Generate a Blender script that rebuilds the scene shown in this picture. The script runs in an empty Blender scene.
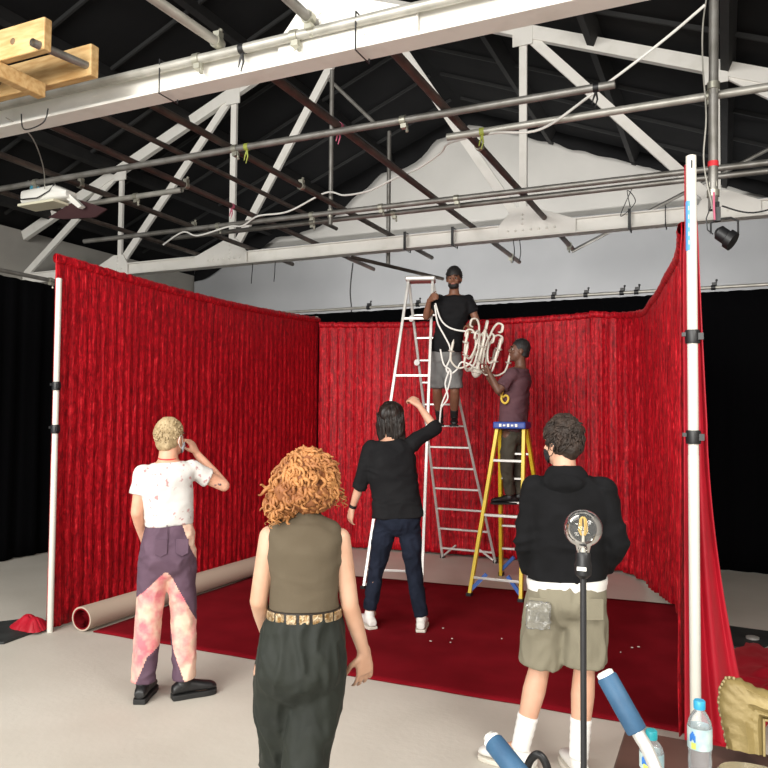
import bpy, bmesh, math, random
from mathutils import Vector, Matrix, Quaternion, noise, Euler
V = Vector
S = bpy.context.scene
COL = S.collection
PI = math.pi

# ------------------------------------------------------------------ camera
cam = bpy.data.objects.new('camera', bpy.data.cameras.new('camera'))
COL.objects.link(cam); S.camera = cam
cam.data.sensor_width = 36; cam.data.lens = 740/768*36
cam.data.clip_start = 0.05
dY = V((340, 32, 740)).normalized()
dX = V((1614, -16, -740)); dX = (dX - dX.dot(dY)*dY).normalized()
dZ = dX.cross(dY)
if dZ.y > 0: dZ = -dZ
def cw(v): return V((dX.dot(v), dY.dot(v), dZ.dot(v)))
right, down, fwd = cw(V((1,0,0))), cw(V((0,1,0))), cw(V((0,0,1)))
M = Matrix((right, -down, -fwd)).transposed().to_4x4()
M.translation = V((0, 0, 1.78))
cam.matrix_world = M

# ------------------------------------------------------------------ world, lights, exposure
S.view_settings.view_transform = 'Standard'
S.view_settings.look = 'None'
S.view_settings.gamma = 1
S.view_settings.use_curve_mapping = False
S.view_settings.exposure = 0.45
w = bpy.data.worlds.new('world'); S.world = w; w.use_nodes = True
w.node_tree.nodes['Background'].inputs[0].default_value = (0.92, 0.96, 1.0, 1)
w.node_tree.nodes['Background'].inputs[1].default_value = 0.9
def area(name, loc, target, sx, sy, power, col):
    l = bpy.data.lights.new(name, 'AREA'); l.shape = 'RECTANGLE'; l.size = sx; l.size_y = sy
    l.energy = power; l.color = col
    o = bpy.data.objects.new(name, l); COL.objects.link(o); o.location = loc
    o.rotation_euler = (V(target)-V(loc)).to_track_quat('-Z', 'Y').to_euler()
    return o
area('front_daylight_fill', (-1.5, -8.5, 3.4), (-3.0, 7.0, 2.2), 7.0, 3.6, 1050, (1, 0.965, 0.90))  # area panel added as daylight through the open rear of the hall
area('side_fill', (1.9, 1.2, 3.7), (-4.6, 6.0, 1.6), 1.6, 1.6, 120, (1, 0.96, 0.9))  # added fill from the right with no fitting, lifts the left drape
area('overhead_fill', (-3.2, 2.0, 3.85), (-3.1, 3.2, 0), 4.0, 1.6, 60, (1, 0.96, 0.89))  # unseen fill added overhead for the floor and the people
area('gable_fill', (-3.6, 10.3, 2.5), (-3.6, 14.0, 5.2), 9.0, 0.5, 105, (1, 0.98, 0.95))  # added fill hidden behind the black drape, brightens the gable wall
area('truss_fill', (-4.3, -3.4, 5.7), (-4.4, 9.5, 5.2), 4.5, 1.0, 330, (1, 0.98, 0.93))  # fill added out of view to brighten the truss members
bpy.data.objects['gable_fill'].data.spread = math.radians(120)

# ------------------------------------------------------------------ materials
MATS = {}
def mat(name, col, rough=0.6, metal=0.0, col2=None, scale=8.0, stretch=(1,1,1), bump=0.0, bscale=60.0, sheen=0.0,
        lo=0.35, hi=0.65, spec=0.5, detail=4.0, trans=0.0, sheencol=None):
    m = bpy.data.materials.new(name); m.use_nodes = True
    nt = m.node_tree; b = nt.nodes['Principled BSDF']
    b.inputs['Base Color'].default_value = (*col, 1); b.inputs['Roughness'].default_value = rough
    b.inputs['Metallic'].default_value = metal; b.inputs['Specular IOR Level'].default_value = spec
    if sheen:
        b.inputs['Sheen Weight'].default_value = sheen
        b.inputs['Sheen Roughness'].default_value = 0.4
        if sheencol: b.inputs['Sheen Tint'].default_value = (*sheencol, 1)
    tc = nt.nodes.new('ShaderNodeTexCoord'); mp = nt.nodes.new('ShaderNodeMapping')
    mp.inputs['Scale'].default_value = stretch
    nt.links.new(tc.outputs['Object'], mp.inputs['Vector'])
    if col2:
        n = nt.nodes.new('ShaderNodeTexNoise'); n.inputs['Scale'].default_value = scale
        n.inputs['Detail'].default_value = detail
        nt.links.new(mp.outputs[0], n.inputs['Vector'])
        r = nt.nodes.new('ShaderNodeValToRGB')
        r.color_ramp.elements[0].position = lo; r.color_ramp.elements[1].position = hi
        r.color_ramp.elements[0].color = (*col, 1); r.color_ramp.elements[1].color = (*col2, 1)
        nt.links.new(n.outputs['Fac'], r.inputs[0]); nt.links.new(r.outputs[0], b.inputs['Base Color'])
    if bump:
        n = nt.nodes.new('ShaderNodeTexNoise'); n.inputs['Scale'].default_value = bscale
        n.inputs['Detail'].default_value = 5
        nt.links.new(mp.outputs[0], n.inputs['Vector'])
        bp = nt.nodes.new('ShaderNodeBump'); bp.inputs['Strength'].default_value = bump
        bp.inputs['Distance'].default_value = 0.01
        nt.links.new(n.outputs['Fac'], bp.inputs['Height']); nt.links.new(bp.outputs[0], b.inputs['Normal'])
    MATS[name] = m
    return m

m_floor = mat('painted floor', (0.52, 0.485, 0.42), 0.6, col2=(0.60, 0.565, 0.50), scale=1.1, bump=0.15, bscale=25, detail=8)
m_cyc = mat('white painted wall', (0.60, 0.585, 0.55), 0.8, col2=(0.68, 0.66, 0.62), scale=0.7, bump=0.15, bscale=14)
m_cyc2 = mat('pale blue grey wall', (0.36, 0.365, 0.375), 0.8, col2=(0.42, 0.425, 0.435), scale=0.6)
m_side = mat('grey plaster wall', (0.42, 0.40, 0.36), 0.85, col2=(0.36, 0.34, 0.31), scale=1.5)
m_black = mat('black drape cloth', (0.0025, 0.0025, 0.003), 0.95, spec=0.03)
m_roof = mat('black roof lining', (0.0035, 0.0035, 0.004), 0.9, col2=(0.008, 0.008, 0.0085), scale=0.9, bump=0.5, bscale=3, spec=0.25)
m_purl = mat('black painted timber', (0.008, 0.008, 0.008), 0.75, col2=(0.014, 0.013, 0.013), scale=4)
m_batten = mat('dark grey batten', (0.014, 0.014, 0.014), 0.8)
m_steel = mat('white painted steel', (0.80, 0.78, 0.73), 0.45, col2=(0.70, 0.68, 0.62), scale=5, lo=0.5, hi=0.8, bump=0.1, bscale=20)
m_galv = mat('galvanised tube', (0.30, 0.29, 0.27), 0.45, 0.55, col2=(0.20, 0.19, 0.17), scale=6)
m_galvl = mat('bright galvanised tube', (0.48, 0.465, 0.42), 0.4, 0.4, col2=(0.36, 0.35, 0.31), scale=6)
m_rust = mat('brown oxide tube', (0.115, 0.07, 0.058), 0.5, 0.25, col2=(0.07, 0.05, 0.045), scale=7)
m_rustd = mat('dark brown tube', (0.06, 0.048, 0.042), 0.5, 0.25, col2=(0.11, 0.085, 0.07), scale=7)
m_alu = mat('aluminium', (0.66, 0.65, 0.62), 0.38, 0.45, col2=(0.56, 0.55, 0.52), scale=9)
m_zinc = mat('zinc clamp', (0.42, 0.41, 0.34), 0.4, 0.7)
m_timber = mat('pine timber', (0.46, 0.27, 0.10), 0.6, col2=(0.60, 0.41, 0.19), scale=6, stretch=(1, 6, 6), bump=0.15, bscale=30)
m_knot = mat('timber knot', (0.16, 0.10, 0.05), 0.7)
m_white = mat('white plastic', (0.78, 0.77, 0.72), 0.4)
m_pole = mat('white pole paint', (0.62, 0.60, 0.54), 0.4)
m_blue = mat('blue label', (0.10, 0.32, 0.66), 0.5)
m_blackp = mat('black plastic', (0.008, 0.008, 0.009), 0.45)
m_rubber = mat('black rubber', (0.010, 0.010, 0.010), 0.7)
m_yellow = mat('yellow fibreglass', (0.80, 0.60, 0.035), 0.4, col2=(0.72, 0.52, 0.03), scale=10)
m_capblue = mat('blue ladder cap', (0.02, 0.06, 0.30), 0.4)
m_brace = mat('blue brace', (0.05, 0.13, 0.42), 0.45)
m_carpet = mat('dark red carpet', (0.15, 0.002, 0.006), 0.95, col2=(0.20, 0.004, 0.010), scale=3, bump=0.4, bscale=300, spec=0.1, detail=8)
m_back = mat('carpet backing', (0.46, 0.37, 0.29), 0.9, bump=0.2, bscale=200)
m_gold = mat('gold paint', (0.20, 0.145, 0.05), 0.5, 0.2, col2=(0.29, 0.22, 0.085), scale=6, bump=0.2, bscale=60)
m_table = mat('dark brown table top', (0.05, 0.025, 0.018), 0.35, col2=(0.08, 0.04, 0.03), scale=6)
m_foil = mat('polished metal', (0.7, 0.7, 0.68), 0.15, 0.9)
m_foam = mat('blue foam grip', (0.024, 0.078, 0.155), 0.6, col2=(0.032, 0.098, 0.185), scale=20, bump=0.1, bscale=200)
m_wire = mat('white cable', (0.75, 0.74, 0.70), 0.5)
m_dust = mat('pale paint fleck', (0.6, 0.5, 0.45), 0.8)

def velvet():
    m = bpy.data.materials.new('crushed red velvet'); m.use_nodes = True
    nt = m.node_tree; b = nt.nodes['Principled BSDF']
    N = nt.nodes.new; L = nt.links.new
    tc = N('ShaderNodeTexCoord'); 
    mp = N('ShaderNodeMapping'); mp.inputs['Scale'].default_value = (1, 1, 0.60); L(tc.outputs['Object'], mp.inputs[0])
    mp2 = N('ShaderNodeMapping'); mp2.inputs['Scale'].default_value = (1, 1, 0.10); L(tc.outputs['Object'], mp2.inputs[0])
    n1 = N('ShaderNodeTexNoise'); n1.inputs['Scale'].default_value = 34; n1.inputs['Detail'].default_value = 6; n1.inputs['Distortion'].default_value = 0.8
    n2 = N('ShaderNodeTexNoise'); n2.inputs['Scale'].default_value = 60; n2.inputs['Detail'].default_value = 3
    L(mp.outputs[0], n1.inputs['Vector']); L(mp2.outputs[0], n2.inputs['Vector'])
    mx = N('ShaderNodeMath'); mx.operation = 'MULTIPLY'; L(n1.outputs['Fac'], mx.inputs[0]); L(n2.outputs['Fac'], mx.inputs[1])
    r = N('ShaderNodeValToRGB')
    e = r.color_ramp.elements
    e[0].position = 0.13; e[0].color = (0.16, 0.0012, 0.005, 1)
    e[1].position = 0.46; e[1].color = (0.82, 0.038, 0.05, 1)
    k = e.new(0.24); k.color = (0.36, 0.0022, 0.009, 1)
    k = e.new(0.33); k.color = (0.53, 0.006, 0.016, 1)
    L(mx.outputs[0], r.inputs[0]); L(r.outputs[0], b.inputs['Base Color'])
    b.inputs['Roughness'].default_value = 0.55
    b.inputs['Specular IOR Level'].default_value = 0.25
    b.inputs['Sheen Weight'].default_value = 0.12; b.inputs['Sheen Roughness'].default_value = 0.35
    b.inputs['Sheen Tint'].default_value = (1, 0.15, 0.15, 1)
    bp = N('ShaderNodeBump'); bp.inputs['Strength'].default_value = 0.55; bp.inputs['Distance'].default_value = 0.02
    L(mx.outputs[0], bp.inputs['Height']); L(bp.outputs[0], b.inputs['Normal'])
    return m
m_velvet = velvet()
m_redsatin = mat('smooth red cloth', (0.44, 0.003, 0.020), 0.55, col2=(0.33, 0.002, 0.012), scale=3, sheen=0.2, sheencol=(1, .2, .2))

def thin_glass(name, col=(1,1,1), refl=1.0, rough=0.03, haze=0.0, blend=0.12):
    m = bpy.data.materials.new(name); m.use_nodes = True
    nt = m.node_tree; nt.nodes.clear(); N = nt.nodes.new; L = nt.links.new
    o = N('ShaderNodeOutputMaterial'); mx = N('ShaderNodeMixShader')
    t = N('ShaderNodeBsdfTransparent'); t.inputs[0].default_value = (*col, 1)
    g = N('ShaderNodeBsdfGlossy'); g.inputs['Roughness'].default_value = rough
    lw = N('ShaderNodeLayerWeight'); lw.inputs['Blend'].default_value = blend
    mt = N('ShaderNodeMath'); mt.operation = 'MULTIPLY'; mt.inputs[1].default_value = refl
    L(lw.outputs['Fresnel'], mt.inputs[0]); L(mt.outputs[0], mx.inputs[0])
    L(t.outputs[0], mx.inputs[1]); L(g.outputs[0], mx.inputs[2]); L(mx.outputs[0], o.inputs[0])
    if haze:
        d = N('ShaderNodeBsdfDiffuse'); d.inputs[0].default_value = (.75, .77, .78, 1); m2 = N('ShaderNodeMixShader')
        n_ = N('ShaderNodeTexNoise'); n_.inputs['Scale'].default_value = 45; r_ = N('ShaderNodeMath'); r_.operation = 'MULTIPLY'; r_.inputs[1].default_value = haze*2
        L(n_.outputs['Fac'], r_.inputs[0]); L(r_.outputs[0], m2.inputs[0])
        L(mx.outputs[0], m2.inputs[1]); L(d.outputs[0], m2.inputs[2]); L(m2.outputs[0], o.inputs[0])
    return m
m_glass = thin_glass('clear bulb glass', (0.92, 0.91, 0.88), 1.0, 0.02, .04, .28)
m_pet = thin_glass('clear bottle plastic', (0.95, 0.96, 0.97), 1.2, 0.10, .17, .2)
m_pocketfilm = thin_glass('clear plastic film', (0.95, 0.95, 0.94), 1.2, 0.2, .06, .3)

# ------------------------------------------------------------------ mesh builder
class MB:
    def __init__(s): s.v = []; s.f = []
    def add(s, vs, fs):
        n = len(s.v); s.v += [V(p) for p in vs]; s.f += [tuple(i+n for i in f) for f in fs]; return s
    def box(s, c, d, rot=None):
        c = V(c); h = V(d)/2; R = rot or Matrix.Identity(3)
        P = [c + R @ V((x*h.x, y*h.y, z*h.z)) for x in (-1, 1) for y in (-1, 1) for z in (-1, 1)]
        return s.add(P, [(0,1,3,2), (4,6,7,5), (0,4,5,1), (2,3,7,6), (0,2,6,4), (1,5,7,3)])
    def beam(s, p, q, w, h, up=V((0,0,1))):
        p = V(p); q = V(q); d = (q-p); L = d.length; d.normalize()
        sd = d.cross(up)
        if sd.length < 1e-4: sd = d.cross(V((0,1,0)))
        sd.normalize(); u = sd.cross(d)
        R = Matrix((d, sd, u)).transposed()
        return s.box((p+q)/2, (L, w, h), R)
    def loft(s, secs, n=24, ex=2.0, caps=True):
        # secs: (centre, a-vector, b-vector)
        P = []
        for c, a, b in secs:
            for i in range(n):
                t = 2*PI*i/n; ct, st = math.cos(t), math.sin(t)
                x = math.copysign(abs(ct)**(2/ex), ct); y = math.copysign(abs(st)**(2/ex), st)
                P.append(V(c) + V(a)*x + V(b)*y)
        F = []; m = len(secs)
        flip = (V(secs[0][1]).cross(V(secs[0][2]))).dot(V(secs[-1][0])-V(secs[0][0])) < 0
        for k in range(m-1):
            for i in range(n):
                j = (i+1) % n
                q = (k*n+i, k*n+j, (k+1)*n+j, (k+1)*n+i)
                F.append(q[::-1] if flip else q)
        if caps:
            lo = tuple(range(n)); hi = tuple((m-1)*n+i for i in range(n))
            F.append(lo if flip else lo[::-1]); F.append(hi[::-1] if flip else hi)
        return s.add(P, F)
    def tube(s, pts, r, n=10, closed=False, caps=True):
        pts = [V(p) for p in pts]; m = len(pts)
        rs = r if isinstance(r, (list, tuple)) else [r]*m
        secs = []; pa = None
        for i, p in enumerate(pts):
            if closed: t = pts[(i+1) % m]-pts[i-1]
            else: t = pts[min(i+1, m-1)]-pts[max(i-1, 0)]
            if t.length < 1e-9: t = V((0,0,1))
            t.normalize()
            if pa is None:
                a = t.cross(V((0,0,1)))
                if a.length < 0.05: a = t.cross(V((0,1,0)))
            else: a = pa - t*pa.dot(t)
            if a.length < 1e-6: a = t.orthogonal()
            a.normalize(); pa = a; b = t.cross(a)
            secs.append((p, a*rs[i], b*rs[i]))
        if closed:
            secs.append(secs[0]); return s.loft(secs, n, caps=False)
        return s.loft(secs, n, caps=caps)
    def ell(s, c, r, R=None, seg=16, rings=10):
        c = V(c); R = R or Matrix.Identity(3)
        P = [c + R @ V((0, 0, -r[2]))]; F = []
        for k in range(1, rings):
            ph = -PI/2 + PI*k/rings
            for i in range(seg):
                t = 2*PI*i/seg
                P.append(c + R @ V((r[0]*math.cos(ph)*math.cos(t), r[1]*math.cos(ph)*math.sin(t), r[2]*math.sin(ph))))
        P.append(c + R @ V((0, 0, r[2]))); top = len(P)-1
        for i in range(seg):
            j = (i+1) % seg
            F.append((0, 1+j, 1+i))
            for k in range(rings-2):
                a = 1+k*seg
                F.append((a+i, a+j, a+seg+j, a+seg+i))
            a = 1+(rings-2)*seg
            F.append((a+i, a+j, top))
        return s.add(P, F)
    def limb(s, pts, rs, n=14):
        # tapered chain with rounded joints
        pts = [V(p) for p in pts]
        for i in range(len(pts)-1):
            p, q = pts[i], pts[i+1]; t = (q-p)
            if t.length < 1e-6: continue
            t.normalize(); a = t.orthogonal().normalized(); b = t.cross(a)
            s.loft([(p, a*rs[i], b*rs[i]), (q, a*rs[i+1], b*rs[i+1])], n)
        for p, r in zip(pts, rs): s.ell(p, (r, r, r), seg=12, rings=8)
        return s
    def lathe(s, c, prof, axis=V((0,0,1)), n=24, caps=True):
        ax = V(axis).normalized(); a = ax.orthogonal().normalized(); b = ax.cross(a)
        return s.loft([(V(c)+ax*z, a*max(r, 1e-4), b*max(r, 1e-4)) for r, z in prof], n, caps=caps)
    def prism(s, poly, n, th):
        # poly: 3-D outline, thickness th along n
        n = V(n).normalized()*th/2; k = len(poly)
        P = [V(p)-n for p in poly]+[V(p)+n for p in poly]
        F = [tuple(range(k))[::-1], tuple(range(k, 2*k))]+[(i, (i+1) % k, k+(i+1) % k, k+i) for i in range(k)]
        return s.add(P, F)

def obj(name, mb, m, parent=None, smooth=True, bevel=0.0, label=None, sharp=40, fix=True):
    me = bpy.data.meshes.new(name); me.from_pydata(mb.v, [], mb.f)
    if fix:
        bm = bmesh.new(); bm.from_mesh(me); bmesh.ops.recalc_face_normals(bm, faces=bm.faces); bm.to_mesh(me); bm.free()
    me.update()
    me.materials.append(m)
    o = bpy.data.objects.new(name, me); COL.objects.link(o)
    if parent: o.parent = parent
    if smooth:
        me.shade_smooth()
        me.set_sharp_from_angle(angle=math.radians(sharp))
    if bevel:
        b = o.modifiers.new('bevel', 'BEVEL'); b.width = bevel; b.segments = 2; b.limit_method = 'ANGLE'
    if label: o['label'] = label
    return o
def tag(o, label, cat, group=None, kind=None):
    o['label'] = label; o['category'] = cat
    if group: o['group'] = group
    if kind: o['kind'] = kind
    return o
def thing(name, label, cat, loc=(0,0,0), rz=0, group=None):
    o = bpy.data.objects.new(name, None); COL.objects.link(o); o.empty_display_size = .1
    o.location = loc; o.rotation_euler = (0, 0, rz)
    return tag(o, label, cat, group)
def struct(name, mb, m, **k):
    o = obj(name, mb, m, smooth=k.pop('smooth', False), **k); o['kind'] = 'structure'; return o
def smoothpath(pts, sub=8):
    pts = [V(p) for p in pts]; out = []
    for i in range(len(pts)-1):
        p0 = pts[max(i-1, 0)]; p1 = pts[i]; p2 = pts[i+1]; p3 = pts[min(i+2, len(pts)-1)]
        for k in range(sub):
            t = k/sub
            out.append(0.5*((2*p1)+(p2-p0)*t+(2*p0-5*p1+4*p2-p3)*t*t+(3*p1-p0-3*p2+p3)*t**3))
    out.append(pts[-1]); return out
def nz(x, y=0., z=0.): return noise.noise(V((x, y, z)))

# ------------------------------------------------------------------ structure
XL, XR, YB, AP, ZA, SL = -11.4, 2.3, 14.1, -4.57, 7.72, 0.40
def roofz(x): return ZA - SL*abs(x-AP)
struct('floor', MB().box(((XL+XR)/2, 5.0, -0.1), (XR-XL, 18.4, 0.2)), m_floor)
struct('wall_back', MB().prism([(XL,YB+.15,0), (XR,YB+.15,0), (XR,YB+.15,roofz(XR)), (AP,YB+.15,ZA), (XL,YB+.15,roofz(XL))], (0,1,0), 0.3), m_cyc)
struct('trim_1', MB().box(((XL+XR)/2, YB-.1, 2.74), (XR-XL-.1, 0.19, 5.48)), m_cyc2, bevel=0.02)
struct('wall_left', MB().box((XL-.15, 5.0, 2.5), (0.3, 18.4, 5.0)), m_side)
struct('wall_right', MB().box((XR+.15, 5.0, 2.5), (0.3, 18.4, 5.0)), m_side)
mb = MB()
for sg in (-1, 1):
    xe = XL-.3 if sg < 0 else XR+.3
    mb.add([(AP, -4.2, ZA+.1), (xe, -4.2, roofz(xe)+.1), (xe, 14.4, roofz(xe)+.1), (AP, 14.4, ZA+.1),
            (AP, -4.2, ZA+.2), (xe, -4.2, roofz(xe)+.2), (xe, 14.4, roofz(xe)+.2), (AP, 14.4, ZA+.2)],
           [(0,1,2,3), (7,6,5,4), (0,4,5,1), (1,5,6,2), (2,6,7,3), (3,7,4,0)])
struct('ceiling', mb, m_roof, fix=True)
# purlins running along the hall, battens running up the slope
n = 2
for sg in (-1, 1):
    for k in range(1, 5):
        x = AP + sg*(0.15+1.5*k)
        struct('trim_%d' % n, MB().box((x, 5.1, roofz(x)-.02), (0.09, 17.8, 0.22), Euler((0, sg*math.atan(SL), 0)).to_matrix()), m_purl); n += 1
mb = MB()
for y in [1.0+1.1*i for i in range(12)]:
    for sg in (-1, 1):
        x1 = AP+sg*6.6
        mb.beam((AP+sg*.1, y, roofz(AP+.1)+.07), (x1, y, roofz(x1)+.07), 0.035, 0.05)
struct('trim_%d' % n, mb, m_batten); n += 1
# loose black lining that hangs over the top of the gable
mb = MB(); NX = 120; P = []
for i in range(NX+1):
    x = XL+.1+(XR-XL-.2)*i/NX
    drop = 0.14+0.06*abs(nz(x*1.7, 3)) + (0.35*abs(nz(x*.8+4.2, 8)) if x < AP+.6 else .03*nz(x*3, 6))
    if -9.6 < x < -6.2: drop += 0.38*math.sin((x+9.6)/3.4*PI)**2
    P += [(x, YB-.22-.03*nz(x*4), roofz(x)+.1), (x, YB-.25-.05*nz(x*3), roofz(x)-drop)]
mb.add(P, [(2*i, 2*i+2, 2*i+3, 2*i+1) for i in range(NX)])
o = obj('roof_lining', mb, m_roof); tag(o, 'loose black roof lining hanging over the top of the white gable wall', 'lining')
sm = o.modifiers.new('s', 'SOLIDIFY'); sm.thickness = 0.01

# ------------------------------------------------------------------ roof trusses
def truss(y, label, full=True):
    MATS.pop('bolt', None)
    t = thing('roof_truss', label, 'truss', (AP, y, 4.0))
    P = 2.26
    zt = lambda x: 3.62-SL*abs(x)        # top chord centre, local z
    H = 6.8
    up = V((0, 0, 1))
    mb = MB(); mb.box((0, 0, .03), (2*H, .17, .022)); mb.box((0, .0, .12), (2*H, .03, .17)); mb.box((0, 0, .205), (2*H, .10, .02))
    obj('bottom_chord', mb, m_steel, t, smooth=False, bevel=.004)
    for sg in (-1, 1):
        mb = MB(); mb.beam((sg*.02, 0, zt(0)), (sg*H, 0, zt(H)), .09, .17)
        obj('top_chord', mb, m_steel, t, smooth=False, bevel=.004)
        for k in (1, 2):
            mb = MB(); mb.beam((sg*k*P, .0, .15), (sg*k*P, .0, zt(k*P)), .05, .10 if k == 1 else .08, V((1,0,0)))
            obj('post', mb, m_steel, t, smooth=False, bevel=.003)
        for a, b in (((1*P, .2), (.08, zt(0)-.05)), ((1*P, zt(P)), (2*P, .2)), ((2*P, zt(2*P)), (3*P-.05, .2))):
            mb = MB(); mb.beam((sg*a[0], 0, a[1]), (sg*b[0], 0, b[1]), .05, .12)
            obj('diagonal', mb, m_steel, t, smooth=False, bevel=.003)
        for k in (1, 2):
            x = sg*k*P; s2 = .42 if k == 1 else .2; w2 = .16
            lo, hi = (x-sg*s2*0.45, x+sg*s2*1.0)
            mb = MB(); mb.prism([(lo-sg*.12, -.045, .02), (hi+sg*.25, -.045, .02), (hi+sg*.25, -.045, .2), (x+sg*w2*.6, -.045, .42 if k == 1 else .36), (x-sg*w2*.7, -.045, .42 if k == 1 else .36), (lo-sg*.12, -.045, .2)], (0,1,0), .02)
            g = obj('gusset_plate', mb, m_steel, t, smooth=False, bevel=.003)
            spots = [(lo+sg*.1*i, .12) for i in range(7 if k == 1 else 3)]+[(x, .2+.06*i) for i in range(3)]
            for bx_, bz_ in spots:
                if 'bolt' not in MATS: MATS['bolt'] = obj('bolt', MB().lathe((0, 0, 0), [(.016, 0), (.016, .012), (.008, .018)], (0,-1,0), 8), m_steel, g); bo = MATS['bolt']
                else: bo = MATS['bolt'].copy(); COL.objects.link(bo); bo.parent = g
                bo.location = (bx_, -.055, bz_)
            mb = MB(); mb.prism([(x-.13, -.045, zt(x)+.05), (x+.13, -.045, zt(x)+.05), (x+.13, -.045, zt(x)-.2), (x-.13, -.045, zt(x)-.2)], (0,1,0), .02)
            obj('gusset_plate', mb, m_steel, t, smooth=False, bevel=.003)
    mb = MB(); mb.prism([(-.35, -.045, zt(.35)+.05), (0, -.045, zt(0)+.09), (.35, -.045, zt(.35)+.05), (.2, -.045, zt(0)-.3), (-.2, -.045, zt(0)-.3)], (0,1,0), .02)
    obj('gusset_plate', mb, m_steel, t, smooth=False)
    return t
truss(4.06, 'white steel roof truss nearest the viewer, its thick chord crossing the top of the picture')
truss(9.25, 'white steel roof truss further back, above the ladders and in front of the gable')

# ------------------------------------------------------------------ scaffold pipes
def pipe(p, q, m, label, r=.0242, clamps=(), name='scaffold_pipe', wraps=(), cm=None):
    p = V(p); q = V(q); c = (p+q)/2
    t = thing(name, label, 'pipe', c)
    d = (q-p).normalized(); a = d.orthogonal().normalized(); b = d.cross(a)
    mb = MB(); L = (q-p).length/2
    mb.loft([(-d*L, a*r, b*r), (d*L, a*r, b*r)], 18, caps=False)
    mb.loft([(-d*L, a*r*.8, b*r*.8), (d*L, a*r*.8, b*r*.8)], 18, caps=False)
    for s in (-1, 1):      # rims
        n0 = len(mb.v)
    obj('tube', mb, m, t, fix=False)
    for cl in clamps:
        f, side = cl if isinstance(cl, tuple) else (cl, -1)
        x = -d*L + d*(2*L*f)
        mb = MB()
        mb.loft([(x-d*.025, a*(r+.010), b*(r+.010)), (x+d*.025, a*(r+.010), b*(r+.010))], 14)
        z = V((0, 0, side))
        mb.box(x+z*(r+.022)+d*.01, (.05, .05, .035)); mb.tube([x+z*r+d*.03, x+z*(r+.075)+d*.035], .008, 8)
        mb.lathe(x+z*(r+.055)+d*.035, [(.014, 0), (.014, .016)], z, 6)
        obj('clamp', mb, cm or m_zinc, t)
    for f, mm in wraps:
        x = -d*L+d*(2*L*f); mb = MB()
        mb.loft([(x-d*.02, a*(r+.004), b*(r+.004)), (x+d*.02, a*(r+.004), b*(r+.004))], 14)
        mb.tube([x+V((0,0,-r)), x+V((.01,0,-.06-r)), x+V((-.01,0,-.12-r))], [.009, .007, .004], 6)
        mb.tube([x+V((0,0,-r)), x+V((-.02,0,-.05-r)), x+V((-.03,0,-.09-r))], [.009, .007, .004], 6)
        obj('tape', mb, mm, t)
    return t
m_pink = mat('pink tape', (0.55, 0.12, 0.20), 0.6)
m_lime = mat('yellow green tape', (0.32, 0.36, 0.06), 0.6)
m_redt = mat('red tape', (0.6, 0.02, 0.03), 0.6)
zA = 4.235
# along the hall
zL, zC = 4.252, 4.187
pipe((-2.03, 4.2, zL), (-2.03, 11.1, zL), m_rust, 'brown tube running away from the near truss, rightmost of the long ceiling tubes', .034, [(.33, 1), (.96, -1)])
pipe((-3.0, 4.2, zL), (-3.0, 11.75, zL), m_rust, 'long brown ceiling tube with pink tape ending above the ladder cap', .034, [(.93, -1)], wraps=[(.18, m_pink)])
pipe((-4.17, 4.2, zL), (-4.19, 10.9, zL), m_rustd, 'dark brown ceiling tube ending just left of the tall ladder top', .032, [(.8, -1), (.4, 1)])
pipe((-5.28, 4.2, zL), (-5.45, 11.4, zL), m_rust, 'brown ceiling tube over the middle of the left red drape', .032, [(.3, 1)], wraps=[(.42, m_pink)])
pipe((-6.32, 3.9, zL), (-6.52, 10.5, zL), m_rustd, 'dark ceiling tube passing behind the white work light', .032, [(.3, 1), (.6, 1)])
pipe((-5.03, 4.25, 4.42), (-5.03, 9.27, 4.42), m_rustd, 'faint dark tube set higher, between the brown ceiling tubes at left', .027)
pipe((-7.4, 4.2, zL), (-7.5, 10.2, zL), m_rustd, 'leftmost dark ceiling tube running towards the grey side wall', .030)
pipe((-4.75, 9.22, 3.975), (-4.0, 10.9, 3.90), m_rustd, 'short dark tube under the far truss, left of the tall ladder', .027)
# across the hall
pipe((-7.4, 5.49, zC), (-0.70, 5.51, zC), m_galv, 'long grey cross tube closest to the near truss, ending right of centre', .030, [.12, .5, .75], wraps=[(.52, m_lime), (.98, m_blackp)])
pipe((-2.17, 6.0, zC), (1.0, 6.0, zC), m_galvl, 'bright cross tube at upper right clamped to the hanging upright', .031, [.66], wraps=[(.1, m_lime)])
pipe((-8.25, 7.70, zC), (1.0, 7.82, zC), m_galv, 'upper of two parallel grey cross tubes in front of the far truss', .031, [.25, .4, .5, .6])
pipe((-6.95, 8.03, zC), (0.6, 7.89, 4.13), m_galv, 'lower of two parallel grey cross tubes in front of the far truss', .030, [.3, .45])
pipe((-6.95, 6.30, zC), (-5.33, 6.30, zC), m_galvl, 'short bright tube beside the white work light', .03, [.6])
pipe((-2.03, 11.05, 4.20), (0.70, 11.05, 5.42), m_galv, 'dark bracing tube sloping up to the right behind the right pole', .026)
# uprights
pipe((-4.30, 7.77, 4.05), (-4.30, 7.77, 5.95), m_galv, 'grey upright tube left of centre joined to the paired cross tubes', .026, [(.06, 1)])
pipe((-4.36, 9.6, 3.92), (-4.36, 9.6, 5.85), m_galv, 'grey upright tube passing behind the far truss chord', .03)
pipe((-4.36, 7.80, 5.86), (-3.68, 7.80, 5.16), m_galv, 'small diagonal brace joining the two grey upright tubes', .022)
pipe((-0.06, 5.93, 3.30), (-0.03, 5.93, 5.75), m_galv, 'thick dark upright tube hanging at right with cable ties', .034, [(.38, -1), (.05, 1)], wraps=[(.66, m_blackp), (.77, m_blackp), (.14, m_redt)])
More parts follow.
